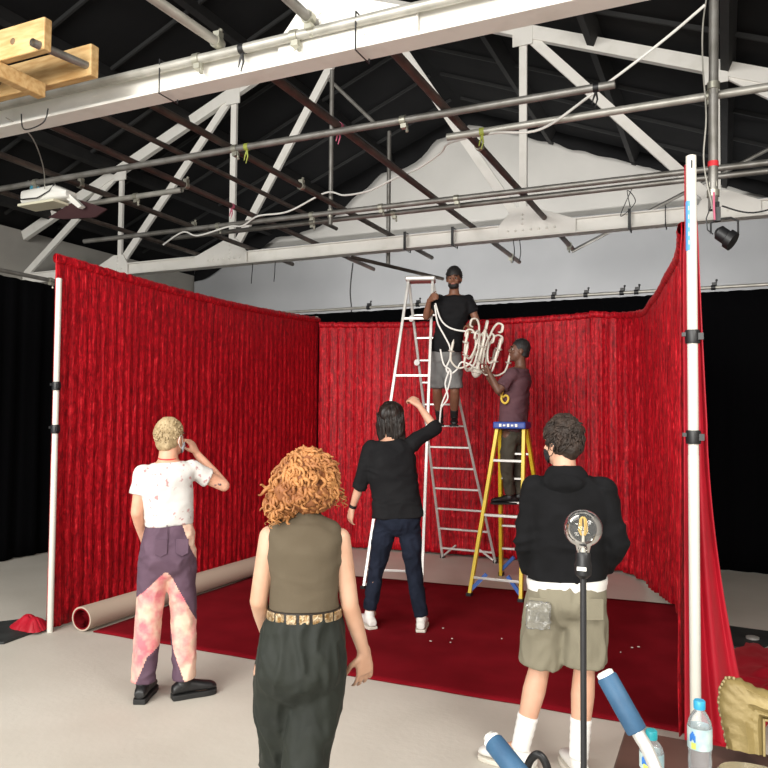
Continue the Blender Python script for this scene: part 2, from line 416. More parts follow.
# on the near truss chord
pipe((-5.6, 3.965, 4.180), (0.6, 3.965, 4.180), m_galvl, 'grey tube lying along the top of the near truss chord', .031, [(.38, -1), (.505, -1)], wraps=[(.44, m_blackp)])
pipe((-3.12, 2.3, 4.245), (-3.05, 3.98, 4.245), m_galvl, 'pale tube resting on the near truss, left of the gusset', .032, [(.97, 1)])
pipe((-2.36, 3.0, 4.25), (-2.34, 4.0, 4.25), m_galv, 'stubby tube end clamped over the near truss gusset', .032, [(.92, -1)])

# cable ties around truss chord
for i, (x, y) in enumerate(((-3.55, 3.96), (-2.02, 3.96), (-3.22, 9.15), (-3.9, 9.15), (-1.0, 9.15), (-.6, 9.15))):
    mb = MB(); w2 = .055 if i > 1 and i != 5 else .012
    mb.tube([(0, -.02, 0.0), (0, -.02, .24), (0, .17, .24), (0, .17, 0.0)], .006 if w2 < .02 else .008, 6, closed=True)
    if w2 > .02: mb.box((0, -.03, .12), (.035 if i < 5 else .07, .012, .25))
    o = obj('strap', mb, m_blackp)
    o.location = (x, y, 3.99)
    tag(o, ['thin black strap round the near truss chord, left one', 'thin black strap round the near truss chord at the top centre of the picture',
            'black strap on the far truss chord straight above the tall ladder', 'black strap on the far truss chord left of the tall ladder top',
            'small black strap on the far truss chord beside the yellow ladder man', 'wide black band on the far truss chord left of the right pole'][i], 'strap')

# timbers resting by near truss
def timber(c, d, label, knot=None):
    t = thing('timber', label, 'timber', c)
    obj('plank', MB().box((0,0,0), d), m_timber, t, smooth=False, bevel=.008)
    if knot: obj('knot', MB().ell(knot, (.022, .006, .022)), m_knot, t)
    return t
timber((-4.72, 3.24, 4.13), (1.8, .06, .205), 'upper pine plank with a round knot at the top left corner', (.62, -.03, .0))
timber((-4.6, 3.62, 4.13), (1.56, .07, .215), 'lower pine plank resting against the near truss chord', (-.1, -.035, .0))
o = timber((-4.24, 3.2, 3.97), (.075, 0.72, .10), 'short pine block running under the two planks')
pipe((-3.86, 3.16, 4.05), (-3.86, 3.66, 4.10), m_galv, 'short grey tube joining the two pine planks', .026)

# cables overhead
def cable(pts, r, m, label, name='cable', cat='cable', sub=8):
    c = V(pts[0]); o = obj(name, MB().tube([p-c for p in smoothpath(pts, sub)], r, 8), m); o.location = c
    return tag(o, label, cat)
cable([(-.1, 5.8, 4.79), (-.33, 5.83, 4.64), (-.60, 5.85, 4.475), (-.94, 5.9, 4.30), (-1.34, 5.92, 4.10), (-1.75, 5.97, 4.15), (-2.36, 6.6, 4.37), (-2.53, 6.8, 4.36), (-2.85, 7.0, 4.31), (-3.2, 7.2, 4.31), (-3.6, 7.4, 4.28), (-4.02, 7.6, 4.33), (-4.31, 7.66, 4.41), (-4.83, 7.66, 4.24), (-5.27, 7.66, 4.23), (-5.5, 7.66, 4.13), (-5.72, 7.66, 4.14), (-6.2, 7.66, 4.07), (-6.45, 7.66, 4.14), (-6.78, 7.66, 4.0)],
      .011, m_wire, 'white cable sagging across the ceiling tubes from the top right')
cable([(-5.07, 3.93, 4.06), (-5.12, 4.2, 4.02), (-5.68, 4.8, 4.03), (-6.38, 5.42, 4.08)], .005, m_galvl, 'thin wire running from the near truss down to the white work light')
cable([(-4.9, 3.93, 4.06), (-4.85, 3.92, 3.93), (-4.65, 3.92, 3.95), (-4.6, 3.92, 4.05)], .005, m_blackp, 'black looped wire under the pine block')
cable([(-.07, 5.87, 5.0), (-.115, 5.88, 4.7), (-.12, 5.88, 4.4), (-.10, 5.88, 4.0), (-.12, 5.88, 3.7), (-.10, 5.88, 3.5), (-.05, 5.86, 3.25)], .006, m_galvl, 'grey cable tied down the hanging upright tube')
cable([(-.0, 5.76, 3.28), (.2, 5.8, 3.22), (.5, 5.8, 3.26), (.9, 5.8, 3.2)], .006, m_blackp, 'thin black cable leaving the hanging lamp to the right')
cable([(-4.98, 9.7, 4.0), (-5.02, 9.7, 3.6), (-5.0, 9.7, 3.2), (-5.0, 9.4, 2.9)], .010, m_blackp, 'black cord hanging down behind the corner of the red drapes')
for i, x in enumerate((-2.42, -2.34, -6.4, -6.0)):
    cable([(x, 9.18, 4.0), (x+.03, 9.12, 3.82), (x+.0, 9.15, 3.7)], .006, m_blackp,
          ['black wire end hanging from the far truss, left of a pair over the ladder man', 'black wire end hanging from the far truss, right of a pair over the ladder man',
           'black wire end under the far truss above the left drape, left one', 'black wire end under the far truss above the left drape, right one'][i], 'wire')
cable([(-.99, 9.12, 4.25), (-1.02, 9.1, 4.45), (-.93, 9.1, 4.3), (-1.1, 9.1, 4.15), (-.95, 9.1, 4.5)], .005, m_blackp, 'springy black wire sticking up from the far truss near the right pole', 'wire')

# white work light
t = thing('work_light', 'white boxy work light hanging under the ceiling tubes at left', 'light', (-6.48, 5.55, 4.02))
t.scale = (.80, .9, .95)
mb = MB(); mb.loft([((-.40, 0, .02), (0, .08, 0), (0, 0, .05)), ((-.34, 0, .02), (0, .13, 0), (0, 0, .085)), ((.22, 0, .03), (0, .13, 0), (0, 0, .085)), ((.42, 0, .0), (0, .08, 0), (0, 0, .04))], 20, ex=4)
obj('housing', mb, m_white, t, bevel=.004)
mb = MB(); mb.box((-.04, -.02, -.075), (.66, .26, .03)); obj('lens', mb, mat('cream diffuser', (.75, .72, .55), .4), t, smooth=False, bevel=.008)
mb = MB(); mb.tube([(-.42, -.1, .03), (-.3, -.15, -.02), (0, -.15, -.03), (.2, -.14, .03), (.25, -.1, .12)], .007, 6); obj('cord', mb, m_blackp, t)
mb = MB(); mb.box((-.16, -.03, .115), (.16, .1, .05), Euler((0, .2, 0)).to_matrix()); obj('blue_clip', mb, mat('teal plastic', (.05, .25, .35), .5), t, smooth=False, bevel=.01)
mb = MB(); mb.tube([(-.3, 0, .08), (-.3, -.06, .22)], .009, 6); mb.tube([(.15, 0, .08), (.15, -.06, .22)], .009, 6); obj('hook', mb, m_zinc, t)
mb = MB(); mb.prism([(.2, 0, .05), (.34, 0, .06), (.62, .02, -.14), (.56, .02, -.16)], (0,1,0), .06); obj('bracket', mb, m_white, t, smooth=False)
# maroon tarp scrap and white lever
o = obj('cloth_scrap', MB().prism([(.1, 0, .02), (.3, .0, .09), (.66, .05, -.04), (.5, .05, -.11), (.1, 0, -.10), (-.12, 0, -.06)], (0,1,0), .02), mat('maroon cloth', (.035, .008, .010), .8)); o.location = (-6.42, 5.62, 3.90)
tag(o, 'maroon cloth scrap caught under the white work light', 'cloth')
# hanging black stage lamp
t = thing('stage_lamp', 'black stage lamp hanging at the foot of the upright tube at right', 'lamp', (.0, 5.9, 3.12))
t.scale = (.75, .75, .85)
mb = MB(); mb.box((-.04, 0, .16), (.06, .06, .12)); mb.tube([(-.04, 0, .2), (-.04, 0, .27)], .02, 8); obj('clamp', mb, m_blackp, t)
mb = MB(); mb.tube([(-.10, 0, .0), (-.10, 0, .09), (-.04, 0, .12), (.08, 0, .12), (.14, 0, .09), (.14, 0, -.02)], .010, 8); obj('yoke', mb, m_blackp, t)
mb = MB(); mb.lathe((-.05, 0, .02), [(.03, 0), (.065, .03), (.065, .12), (.085, .13), (.085, .19), (.06, .19)], (.75, -.2, -.6), 20); obj('lamp_head', mb, m_blackp, t)
mb = MB(); mb.tube([(-.1, -.06, .22), (-.14, -.07, .12), (-.13, -.07, .02), (-.08, -.06, -.02)], .006, 6); obj('cord', mb, m_blackp, t)
mb = MB(); mb.tube([(-.07, -.07, .34), (-.07, -.075, .2), (-.065, -.075, .1)], .010, 6); obj('tape', mb, m_pink, t)

# ------------------------------------------------------------------ drapes
def drape(name, path, ztop, zbot, m, label, amp=.03, wl=.14, seed=0, rows=36, step=.016, sleeve=True, cat='drape', amptop=.5, thick=.006):
    pts = smoothpath([V((p[0], p[1], 0)) for p in path], 10)
    L = [0]
    for a, b in zip(pts, pts[1:]): L.append(L[-1]+(b-a).length)
    tot = L[-1]; N = max(8, int(tot/step)); P = []
    c = (pts[0]+pts[-1])/2
    import bisect
    def at(s):
        i = min(max(bisect.bisect(L, s)-1, 0), len(pts)-2)
        f = (s-L[i])/max(L[i+1]-L[i], 1e-6); p = pts[i].lerp(pts[i+1], f); t = (pts[i+1]-pts[i]).normalized()
        return p, V((t.y, -t.x, 0))
    for i in range(N+1):
        s = tot*i/N; p, nn = at(s); f = s/tot
        ph = s/wl*2*PI + 2.4*nz(s*2.1, seed) + 3*nz(s*.5, seed+5)
        a1 = .55+.6*nz(s*1.3, seed+9)
        zt, zb = ztop(f), zbot(f)
        for k in range(rows+1):
            g = k/rows; z = zt+(zb-zt)*g
            env = amptop+(1-amptop)*min(1, g*1.6)
            if sleeve and z > zt-.11: env *= .35
            d = amp*a1*env*(math.sin(ph+.9*nz(s*1.2, g*1.4, seed)) + .45*math.sin(ph*2.3+1.3+1.2*nz(s, g*2, 3)) + .6*nz(s*9, g*1.2, seed+2))
            d += .02*nz(s*3, g*4, seed+7)*g
            zz = z + (.012*nz(s*14, 1, seed) if k == 0 else 0) + (.02*nz(s*6, 2, seed)*g)
            if g > .97: d += .02*nz(s*7, 4)
            P.append((p+nn*d)+V((0, 0, max(zz, .012)))-c)
    R = rows+1
    F = [(i*R+k, (i+1)*R+k, (i+1)*R+k+1, i*R+k+1) for i in range(N) for k in range(rows)]
    t = thing(name, label, cat, c)
    o = obj('cloth', MB().add(P, F), m, t, fix=False, sharp=180)
    sm = o.modifiers.new('s', 'SOLIDIFY'); sm.thickness = thick
    if sleeve:
        Ps = []; K = 10
        for i in range(N+1):
            s = tot*i/N; p, nn = at(s); z = ztop(s/tot)
            rr = .032+.006*nz(s*22, 5)
            for k in range(K):
                an = 2*PI*k/K; Ps.append(p+nn*math.cos(an)*rr+V((0, 0, z-.035+math.sin(an)*rr*1.25+.01*nz(s*15, 8)))-c)
        Fs = [(i*K+k, (i+1)*K+k, (i+1)*K+(k+1) % K, i*K+(k+1) % K) for i in range(N) for k in range(K)]
        obj('pole_sleeve', MB().add(Ps, Fs), m, t, sharp=180)
    return t, c
lerp = lambda a, b, f: a+(b-a)*f
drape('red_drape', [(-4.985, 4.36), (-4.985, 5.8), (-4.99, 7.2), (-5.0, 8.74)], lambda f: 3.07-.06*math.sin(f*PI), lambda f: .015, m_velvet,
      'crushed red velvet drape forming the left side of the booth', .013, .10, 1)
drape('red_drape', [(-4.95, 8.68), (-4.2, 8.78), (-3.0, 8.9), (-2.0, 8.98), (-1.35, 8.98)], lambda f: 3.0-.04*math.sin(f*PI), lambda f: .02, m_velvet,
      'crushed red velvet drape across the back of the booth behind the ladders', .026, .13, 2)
def rtop(f):
    pts = [(0, 3.0), (.08, 2.95), (.2, 2.90), (.37, 2.90), (.51, 2.88), (.66, 2.86), (.805, 2.83), (.91, 2.82), (1, 2.86)]
    for a, b in zip(pts, pts[1:]):
        if a[0] <= f <= b[0]: return lerp(a[1], b[1], (f-a[0])/(b[0]-a[0]))
    return pts[-1][1]
def rbot(f):
    pts = [(0, .02), (.16, .03), (.37, .14), (.51, .25), (.66, .38), (.805, .52), (.91, .40), (.96, .12), (1, .03)]
    for a, b in zip(pts, pts[1:]):
        if a[0] <= f <= b[0]: return lerp(a[1], b[1], (f-a[0])/(b[0]-a[0]))
    return pts[-1][1]
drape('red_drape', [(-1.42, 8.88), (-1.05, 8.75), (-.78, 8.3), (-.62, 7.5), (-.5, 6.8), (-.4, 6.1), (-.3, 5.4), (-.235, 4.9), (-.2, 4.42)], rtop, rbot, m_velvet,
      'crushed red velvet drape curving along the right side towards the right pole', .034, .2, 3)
# smooth red cloth gathered round the right pole, trailing on the floor to the right
t = thing('red_cloth_tail', 'smooth red cloth end gathered behind the right pole and trailing on the floor', 'drape', (-.14, 4.2, 0))
mb = MB(); P = []; NC, NR = 40, 60
for i in range(NC+1):
    f = i/NC
    for k in range(NR+1):
        g = k/NR; z = 3.12*(1-g)+.02
        left = -.052-.014*g; rt = lerp(.015, .06, min(1, g/.45)**1.3) if g < .45 else lerp(.06, .27, ((g-.45)/.55)**1.7)
        top_in = 1 if g > .12 else .15+.85*(g/.12)
        x = lerp(left*(.86 if g < .10 else min(1, .86+(g-.10)*2)), rt*top_in, f)
        y = .09+.035*math.sin(f*PI*5+1.5*g)*(.4+.6*g)+.28*(f**2)*max(0, g-.5)*2
        P.append((x, y, z))
R = NR+1
mb.add(P, [(i*R+k, (i+1)*R+k, (i+1)*R+k+1, i*R+k+1) for i in range(NC) for k in range(NR)])
o = obj('hanging_cloth', mb, m_redsatin, t, sharp=180); sm = o.modifiers.new('s', 'SOLIDIFY'); sm.thickness = .006
# puddle
def puddle(mb, outline, h, seed, N=34):
    # heap of cloth: outline polygon in xy, filled by radial grid
    cx = sum(p[0] for p in outline)/len(outline); cy = sum(p[1] for p in outline)/len(outline)
    ring = smoothpath([V((*p, 0)) for p in outline]+[V((*outline[0], 0))], 12)[:-1]
    n = len(ring); K = 14; P = [(cx, cy, h*.9)]
    for k in range(1, K+1):
        g = k/K
        for i, p in enumerate(ring):
            x = cx+(p.x-cx)*g*(1+.10*nz(i*.5, k*.2, seed)); y = cy+(p.y-cy)*g*(1+.10*nz(i*.5+3, k*.2, seed))
            z = h*(1-g**1.6)+.05*abs(nz(x*7, y*7, seed))*(1-g**4)*2*h/.12+.008
            if k == K: z = .003
            P.append((x, y, z))
    F = [(0, 1+i, 1+(i+1) % n) for i in range(n)]
    for k in range(K-1):
        F += [(1+k*n+i, 1+(k+1)*n+i, 1+(k+1)*n+(i+1) % n, 1+k*n+(i+1) % n) for i in range(n)]
    return mb.add(P, F)
obj('floor_heap', puddle(MB(), [(-.10, -.10), (.1, -.3), (.22, .3), (.35, 1.0), (1.0, 1.35), (1.6, 1.7), (1.55, 2.1), (.8, 1.95), (.3, 2.35), (.12, 1.6), (.0, .7)], .09, 4), m_redsatin, t, sharp=180)

def pole(x, y, h, label, r=.024, collars=(), lab=None, base=False):
    t = thing('upright_pole', label, 'pole', (x, y, 0))
    obj('tube', MB().lathe((0,0,0), [(r, 0), (r, h*.5), (r*.96, h*.5+.01), (r*.96, h), (r*.7, h+.004)]), m_pole, t)
    for z in collars:
        mb = MB(); mb.lathe((0,0,z-.035), [(r+.008, 0), (r+.01, .01), (r+.01, .06), (r+.008, .07)]); mb.box((r+.014, -.01, z), (.025, .03, .035)); mb.box((-r-.014, -.01, z+.012), (.02, .025, .02))
        obj('collar', mb, m_blackp, t)
    if lab:
        z0, z1 = lab
        mb = MB(); P = []
        for z in (z0, z1):
            for k in range(9):
                an = math.radians(-175+75*k/8); P.append((math.cos(an)*(r+.002), math.sin(an)*(r+.002), z))
        mb.add(P, [(k, k+1, 10+k, 9+k) for k in range(8)])
        lo = obj('blue_label', mb, m_blue, t)
        mb = MB()
        for k in range(5): mb.box((-.012, -r+.001, lerp(z0+.04, z1-.04, k/4)), (.003, .002, .022))
        obj('printed_marks', mb, m_white, lo, smooth=False)
        mb = MB(); mb.box((.004, -r-.0025, h-.05), (.008, .003, .04)); obj('slot', mb, m_blackp, t)
    return t
pole(-4.94, 4.36, 2.86, 'white upright pole at the front edge of the left red drape', .024, (1.98, 1.63))
pole(-.145, 4.15, 3.14, 'tall white upright pole at right with a blue label near its top', .027, (2.19, 1.67), (2.64, 2.90))
pole(-5.09, 8.84, 3.10, 'white pole tip showing at the back left corner of the booth', .022)
# rails of the black masking drapes
for pth, lab2 in (([(-7.7, 2.2), (-7.7, 5.0), (-7.7, 9.35)], 'black masking drape along the left side of the hall'),
                  ([(-7.7, 9.42), (-4.0, 9.42), (-1.0, 9.42), (2.1, 9.42)], 'black masking drape across the hall behind the red booth')):
    drape('black_drape', pth, lambda f: 3.23 if 'behind' in lab2 else 3.36, lambda f: .015, m_black, lab2, .03, .3, 7, rows=10, step=.05, sleeve=False)
pipe((-7.7, 2.2, 3.42), (-7.7, 9.4, 3.42), m_galv, 'grey rail carrying the left black masking drape', .025, name='drape_rail', clamps=[.3, .5, .62])
pipe((-7.7, 9.36, 3.27), (2.1, 9.36, 3.27), m_galvl, 'pale rail carrying the back black masking drape', 
     .020, cm=m_blackp, name='drape_rail', clamps=[((x+7.7)/9.8, 1) for x in (-4.55, -3.8, -1.95, -1.55, -1.12, -.95, -.6, -.1)])
# ------------------------------------------------------------------ carpet, roll, mats
mb = MB(); NXc, NYc = 60, 40; P = []
for i in range(NXc+1):
    for j in range(NYc+1):
        x = lerp(-4.62, -.05, i/NXc); y = lerp(4.50+.045*(i/NXc), 7.12+.42*(i/NXc)**.8, j/NYc)
        if j == 0: y += .012*nz(x*3)
        P.append((x, y, .014+.004*nz(x*2, y*2)))
R = NYc+1
mb.add(P, [(i*R+j, (i+1)*R+j, (i+1)*R+j+1, i*R+j+1) for i in range(NXc) for j in range(NYc)])
o = obj('carpet', mb, m_carpet, sharp=180); sm = o.modifiers.new('s', 'SOLIDIFY'); sm.thickness = .01; sm.offset = -1
tag(o, 'dark red carpet laid on the floor inside the booth', 'carpet')
t = thing('carpet_roll', 'unrolled end of the red carpet in a roll with beige backing outside', 'carpet roll', (-4.73, 4.48, 0), math.radians(-1.2))
def shell(r0, r1, L, c, n=40):
    P = []; F = []
    for y, r in ((0, r1), (0, r0), (L, r0), (L, r1)):
        for k in range(n):
            a = 2*PI*k/n; P.append((c[0]+math.cos(a)*r*1.05, y, c[1]+math.sin(a)*r*.97))
    for q in range(4):
        q2 = (q+1) % 4
        for k in range(n): F.append((q*n+k, q*n+(k+1) % n, q2*n+(k+1) % n, q2*n+k))
    return MB().add(P, F)
obj('backing', shell(.088, .100, 3.6, (0, .10)), m_back, t)
obj('pile', shell(.076, .0875, 3.585, (0, .10)), m_carpet, t, label='dark red pile inside the roll')
mb = MB(); P = []
for k in range(60):
    a = k*.25; r = .074-.0008*k
    P.append((math.cos(a)*r, 0, .10+math.sin(a)*r))
mb.add([p for p in P]+[(p[0], 1.2, p[2]) for p in P], [(k, k+1, 61+k, 60+k) for k in range(59)])
obj('inner_turn', mb, m_carpet, t, sharp=180)
# black mat at left with red bundle, black mat at right with disc
def slab(name, poly, z, th, m, label, cat, seed=0):
    c = V((sum(p[0] for p in poly)/len(poly), sum(p[1] for p in poly)/len(poly), 0))
    t = thing(name, label, cat, c)
    obj('sheet', MB().prism([(p[0]-c.x, p[1]-c.y, z+th/2) for p in poly], (0,0,1), th), m, t, smooth=False, bevel=.004)
    return t, c
m_mat = mat('worn black mat', (.012, .014, .014), .7, col2=(.03, .034, .033), scale=5, bump=.3, bscale=20)
slab('floor_mat', [(-5.55, 4.28), (-5.36, 4.56), (-5.05, 4.52), (-4.99, 3.98), (-5.6, 3.6), (-6.1, 3.5)], .0, .02, m_mat, 'black mat on the floor left of the booth', 'mat')
t = thing('cloth_bundle', 'crumpled bright red cloth lying on the black mat at left', 'cloth', (-5.1, 4.33, .02))
obj('folds', puddle(MB(), [(-.24, .02), (-.1, .12), (.08, .08), (.14, .0), (.13, -.1), (0, -.11), (-.15, -.09)], .075, 9), m_redsatin, t, sharp=180)
t, c = slab('floor_mat', [(-.14, 6.98), (.5, 6.92), (.2, 6.34), (-.09, 6.38)], .0, .015, m_mat, 'black mat on the floor right of the right pole', 'mat')
obj('reflector_disc', MB().lathe((.19-c.x, 6.64-c.y, .016), [(.05, 0), (.05, .012), (.03, .018)]), m_alu, t)
# paint flecks and debris: one bit of litter each
random.seed(11)
for i in range(14):
    x, y = random.uniform(-3.3, -.6), random.uniform(4.7, 6.0)
    o = obj('litter', MB().ell((0,0,0), (random.uniform(.006, .013), random.uniform(.006, .012), .004), seg=8, rings=5), m_dust); o.location = (x, y, .022)
    tag(o, 'tiny pale scrap of litter on the dark red carpet', 'litter', 'pale scraps on the carpet')

# ------------------------------------------------------------------ ladders
def ladder(name, label, front, back, top, tw, th, mr, rw, frungs, brungs, capm, cap=(0,0,0), mrung=None, deep=.05, feet=m_blackp):
    # front/back: (left foot, right foot); top: centre; rungs: list of fractions from the top
    c = (V(front[0])+V(front[1])+V(back[0])+V(back[1]))/4
    t = thing(name, label, 'ladder', c)
    T = V(top)-c; ax = (V(front[1])-V(front[0])).normalized()
    res = []
    for (fl, fr), rungs, dy in ((front, frungs, -1), (back, brungs, 1)):
        fl, fr = V(fl)-c, V(fr)-c
        off = V((-ax.y, ax.x, 0))*dy*deep
        tl, tr = T-ax*tw/2+off, T+ax*tw/2+off
        for a, b in ((fl, tl), (fr, tr)):
            o = obj('rail', MB().beam(a, b, rw, rw*1.5 if dy < 0 else rw*1.9, ax.cross(V((0,0,1)))), mr, t, smooth=False, bevel=.004)
            obj('foot', MB().box(a+V((0,0,.02)), (rw*1.6, rw*2.2, .045)), feet, o, smooth=False, bevel=.006)
        for f in rungs:
            a, b = tl.lerp(fl, f), tr.lerp(fr, f)
            obj('rung', MB().beam(a, b, rw*1.7 if dy > 0 else rw*1.2, .022 if dy > 0 else .026), mrung or mr, t, smooth=False, bevel=.004)
        res.append((tl, tr, fl, fr))
    obj('top_cap', MB().box(T+V((0,0,.03)), (tw+.06, .24, th), Euler((0,0,math.atan2(ax.y, ax.x))).to_matrix()), capm, t, smooth=False, bevel=.015)
    return t, res, c
A = V((-3.06, 7.62, 3.24))
fr = [.13, .325, .94]
br = [.03+.0775*i for i in range(1, 13)]
t, res, c = ladder('step_ladder', 'tall aluminium step ladder at centre with a man standing on it', ((-3.32, 6.77, 0), (-2.76, 6.95, 0)), ((-3.18, 8.70, 0), (-2.50, 8.68, 0)), A, .27, .05, m_alu, .030, fr, br, m_alu)
for (tl, tr, fl, frr), ff in ((res[0], .94), (res[1], .945)):
    for a, b, s in ((tl, fl, 1), (tr, frr, -1)):
        p = a.lerp(b, ff); q = a.lerp(b, ff+.05) ; m2 = tl.lerp(fl, ff).lerp(tr.lerp(frr, ff), .3 if s > 0 else .7)
        obj('corner_brace', MB().beam(q, m2, .02, .02), m_alu, t, smooth=False)
for f in (.12, .27):
    for a, b, e, g in ((res[0][0], res[0][2], res[1][0], res[1][2]), (res[0][1], res[0][3], res[1][1], res[1][3])):
        p = e.lerp(g, f)
        o = obj('hinge_plate', MB().lathe(p+V((0,-.04,0)), [(.035, 0), (.035, .02)], (0,-1,0), 14), m_alu, t)
t, res, c = ladder('step_ladder', 'yellow fibreglass step ladder with a blue top cap, right of the aluminium ladder', ((-2.27, 6.97, 0), (-1.76, 6.97, 0)), ((-2.25, 8.04, 0), (-1.72, 8.10, 0)), (-1.93, 7.28, 1.64), .27, .07, m_yellow, .034,
       [.195, .52, .885], [.16, .32, .48, .64, .80], m_capblue, mrung=m_alu)
mb = MB()
for k in range(5): mb.box((-.085+.04*k, -.128, 1.67), (.024, .004, .018 if k % 2 else .03))
o = obj('cap_lettering', mb, m_white, t, smooth=False); o.location = (-1.93-c.x, 7.28-c.y, 0)
for tl, tr, fl, frr in res:
    for a, b, s in ((tl, fl, 0), (tr, frr, 1)):
        q = a.lerp(b, .96); m2 = tl.lerp(fl, .86).lerp(tr.lerp(frr, .86), .28 if s == 0 else .72)
        obj('corner_brace', MB().beam(q, m2, .02, .035), m_brace, t, smooth=False)

# ------------------------------------------------------------------ people
SKIN_L = dict(col=(.62, .36, .25), col2=(.70, .43, .31))
def skin(name, c, c2): return mat(name, c, .5, col2=c2, scale=9, bump=.05, bscale=150, spec=.35)
m_skinA = skin('skin tanned pink', (.56, .28, .18), (.64, .35, .24))
m_skinB = skin('skin fair', (.48, .27, .175), (.56, .34, .235))
m_skinC = skin('skin light', (.55, .30, .20), (.62, .36, .25))
m_skinD = skin('skin brown', (.17, .075, .045), (.22, .10, .06))
m_skinE = skin('skin dark brown', (.11, .05, .032), (.15, .07, .045))
m_eye = mat('eye white', (.32, .28, .25), .4)
m_iris = mat('dark iris', (.02, .012, .008), .2)
m_lip = mat('lips', (.40, .15, .12), .5)

def remesh(name, mb, m, parent, voxel=.010, sm=4, wr=0, wrs=6, seed=0, stretch=V((1,1,1)), label=None, cut=None, func=None):
    me = bpy.data.meshes.new('tmp'); me.from_pydata(mb.v, [], mb.f)
    o = bpy.data.objects.new('tmp', me); COL.objects.link(o)
    r = o.modifiers.new('r', 'REMESH'); r.mode = 'VOXEL'; r.voxel_size = voxel
    s = o.modifiers.new('s', 'SMOOTH'); s.factor = .5; s.iterations = sm
    dg = bpy.context.evaluated_depsgraph_get()
    ev = o.evaluated_get(dg); new = bpy.data.meshes.new_from_object(ev)
    bpy.data.objects.remove(o); bpy.data.meshes.remove(me)
    new.name = name
    if wr or func:
        nrm = [v.normal.copy() for v in new.vertices]
        for v, nn in zip(new.vertices, nrm):
            d = 0
            if wr:
                q = V((v.co.x*stretch.x, v.co.y*stretch.y, v.co.z*stretch.z))*wrs
                q += .6*V((nz(q.x*.5, q.y*.5, q.z*.5+seed), nz(q.y, q.z, seed+3), nz(q.z, q.x, seed+8)))
                d = wr*((1-2*abs(noise.noise(q+V((seed, 0, 0))))) - .5 + .4*noise.noise(q*2.3))
            if func: d += func(v.co, nn)
            v.co += nn*d
    new.materials.clear(); new.materials.append(m)
    new.shade_smooth()
    ob = bpy.data.objects.new(name, new); COL.objects.link(ob); ob.parent = parent
    if label: ob['label'] = label
    return ob

def frame_from(f, u):
    f = V(f).normalized(); u = V(u); u = (u-f*u.dot(f)).normalized(); s = f.cross(u)
    return f, u, s       # forward, up, right (person's right-hand side)

def head(mb, c, f, u, s=1.0):
    f, u, sd = frame_from(f, u); c = V(c)
    R = Matrix((sd, f, u)).transposed()
    p = lambda x, y, z: c + R @ V((x*s, y*s, z*s))
    mb.ell(p(0, -.008, .022), (.076*s, .093*s, .090*s), R, 24, 16)
    mb.ell(p(0, .022, -.035), (.062*s, .066*s, .078*s), R, 20, 14)
    mb.ell(p(0, .050, -.085), (.034*s, .034*s, .028*s), R)
    mb.ell(p(0, .078, .028), (.05*s, .014*s, .012*s), R)
    mb.tube([p(0, .084, .022), p(0, .097, -.005), p(0, .107, -.022)], [.008*s, .010*s, .014*s], 10)
    for k in (-1, 1):
        mb.ell(p(k*.010, .093, -.024), (.010*s, .011*s, .008*s), R)
        mb.ell(p(k*.080, -.008, -.008), (.009*s, .020*s, .032*s), R)
        mb.ell(p(k*.038, .064, -.02), (.024*s, .020*s, .02*s), R)
    mb.ell(p(0, .083, -.053), (.024*s, .011*s, .008*s), R)
    return R, p

def hand(mb, wr, d, n, th, s=1.0, curl=.5, L=1.0):
    # d: along the hand; n: palm facing; th: side of the thumb
    d = V(d).normalized(); n = V(n); n = (n-d*n.dot(d)).normalized(); th = V(th); th = th-d*th.dot(d)-n*th.dot(n); th.normalize()
    wr = V(wr)
    mb.loft([(wr-d*.02*s, th*.027*s, n*.020*s), (wr+d*.02*s, th*.032*s, n*.019*s), (wr+d*.055*s, th*.040*s, n*.016*s), (wr+d*.088*s, th*.040*s, n*.013*s)], 16, ex=2.6)
    for off, ln in ((.031, .070), (.0105, .079), (-.0105, .073), (-.031, .057)):
        b = wr+d*.08*s+th*off*s; dd = (d+th*off*4.5).normalized(); a = 0; pts = [b]
        for seg in (.45, .32, .23):
            a += curl*(.75 if seg > .4 else .95)
            v = dd*math.cos(a)+n*math.sin(a); pts.append(pts[-1]+v*ln*s*seg*L)
        mb.limb(pts, [.0088*s, .0082*s, .0075*s, .0064*s], 10)
    b = wr+d*.022*s+th*.026*s
    v1 = (d*.55+th*.75+n*.35).normalized(); v2 = (d*.85+th*.3+n*.45).normalized()
    mb.limb([b, b+v1*.038*s, b+v1*.038*s+v2*.030*s, b+v1*.038*s+v2*.054*s], [.014*s, .0115*s, .0100*s, .0078*s], 10)

def cat(secs, sub=5):
    out = []
    for i in range(len(secs)-1):
        s0 = secs[max(i-1, 0)]; s1 = secs[i]; s2 = secs[i+1]; s3 = secs[min(i+2, len(secs)-1)]
        for k in range(sub):
            t = k/sub
            out.append(tuple(0.5*((2*p1)+(p2-p0)*t+(2*p0-5*p1+4*p2-p3)*t*t+(3*p1-p0-3*p2+p3)*t**3) for p0, p1, p2, p3 in zip(s0, s1, s2, s3)))
    out.append(secs[-1]); return out

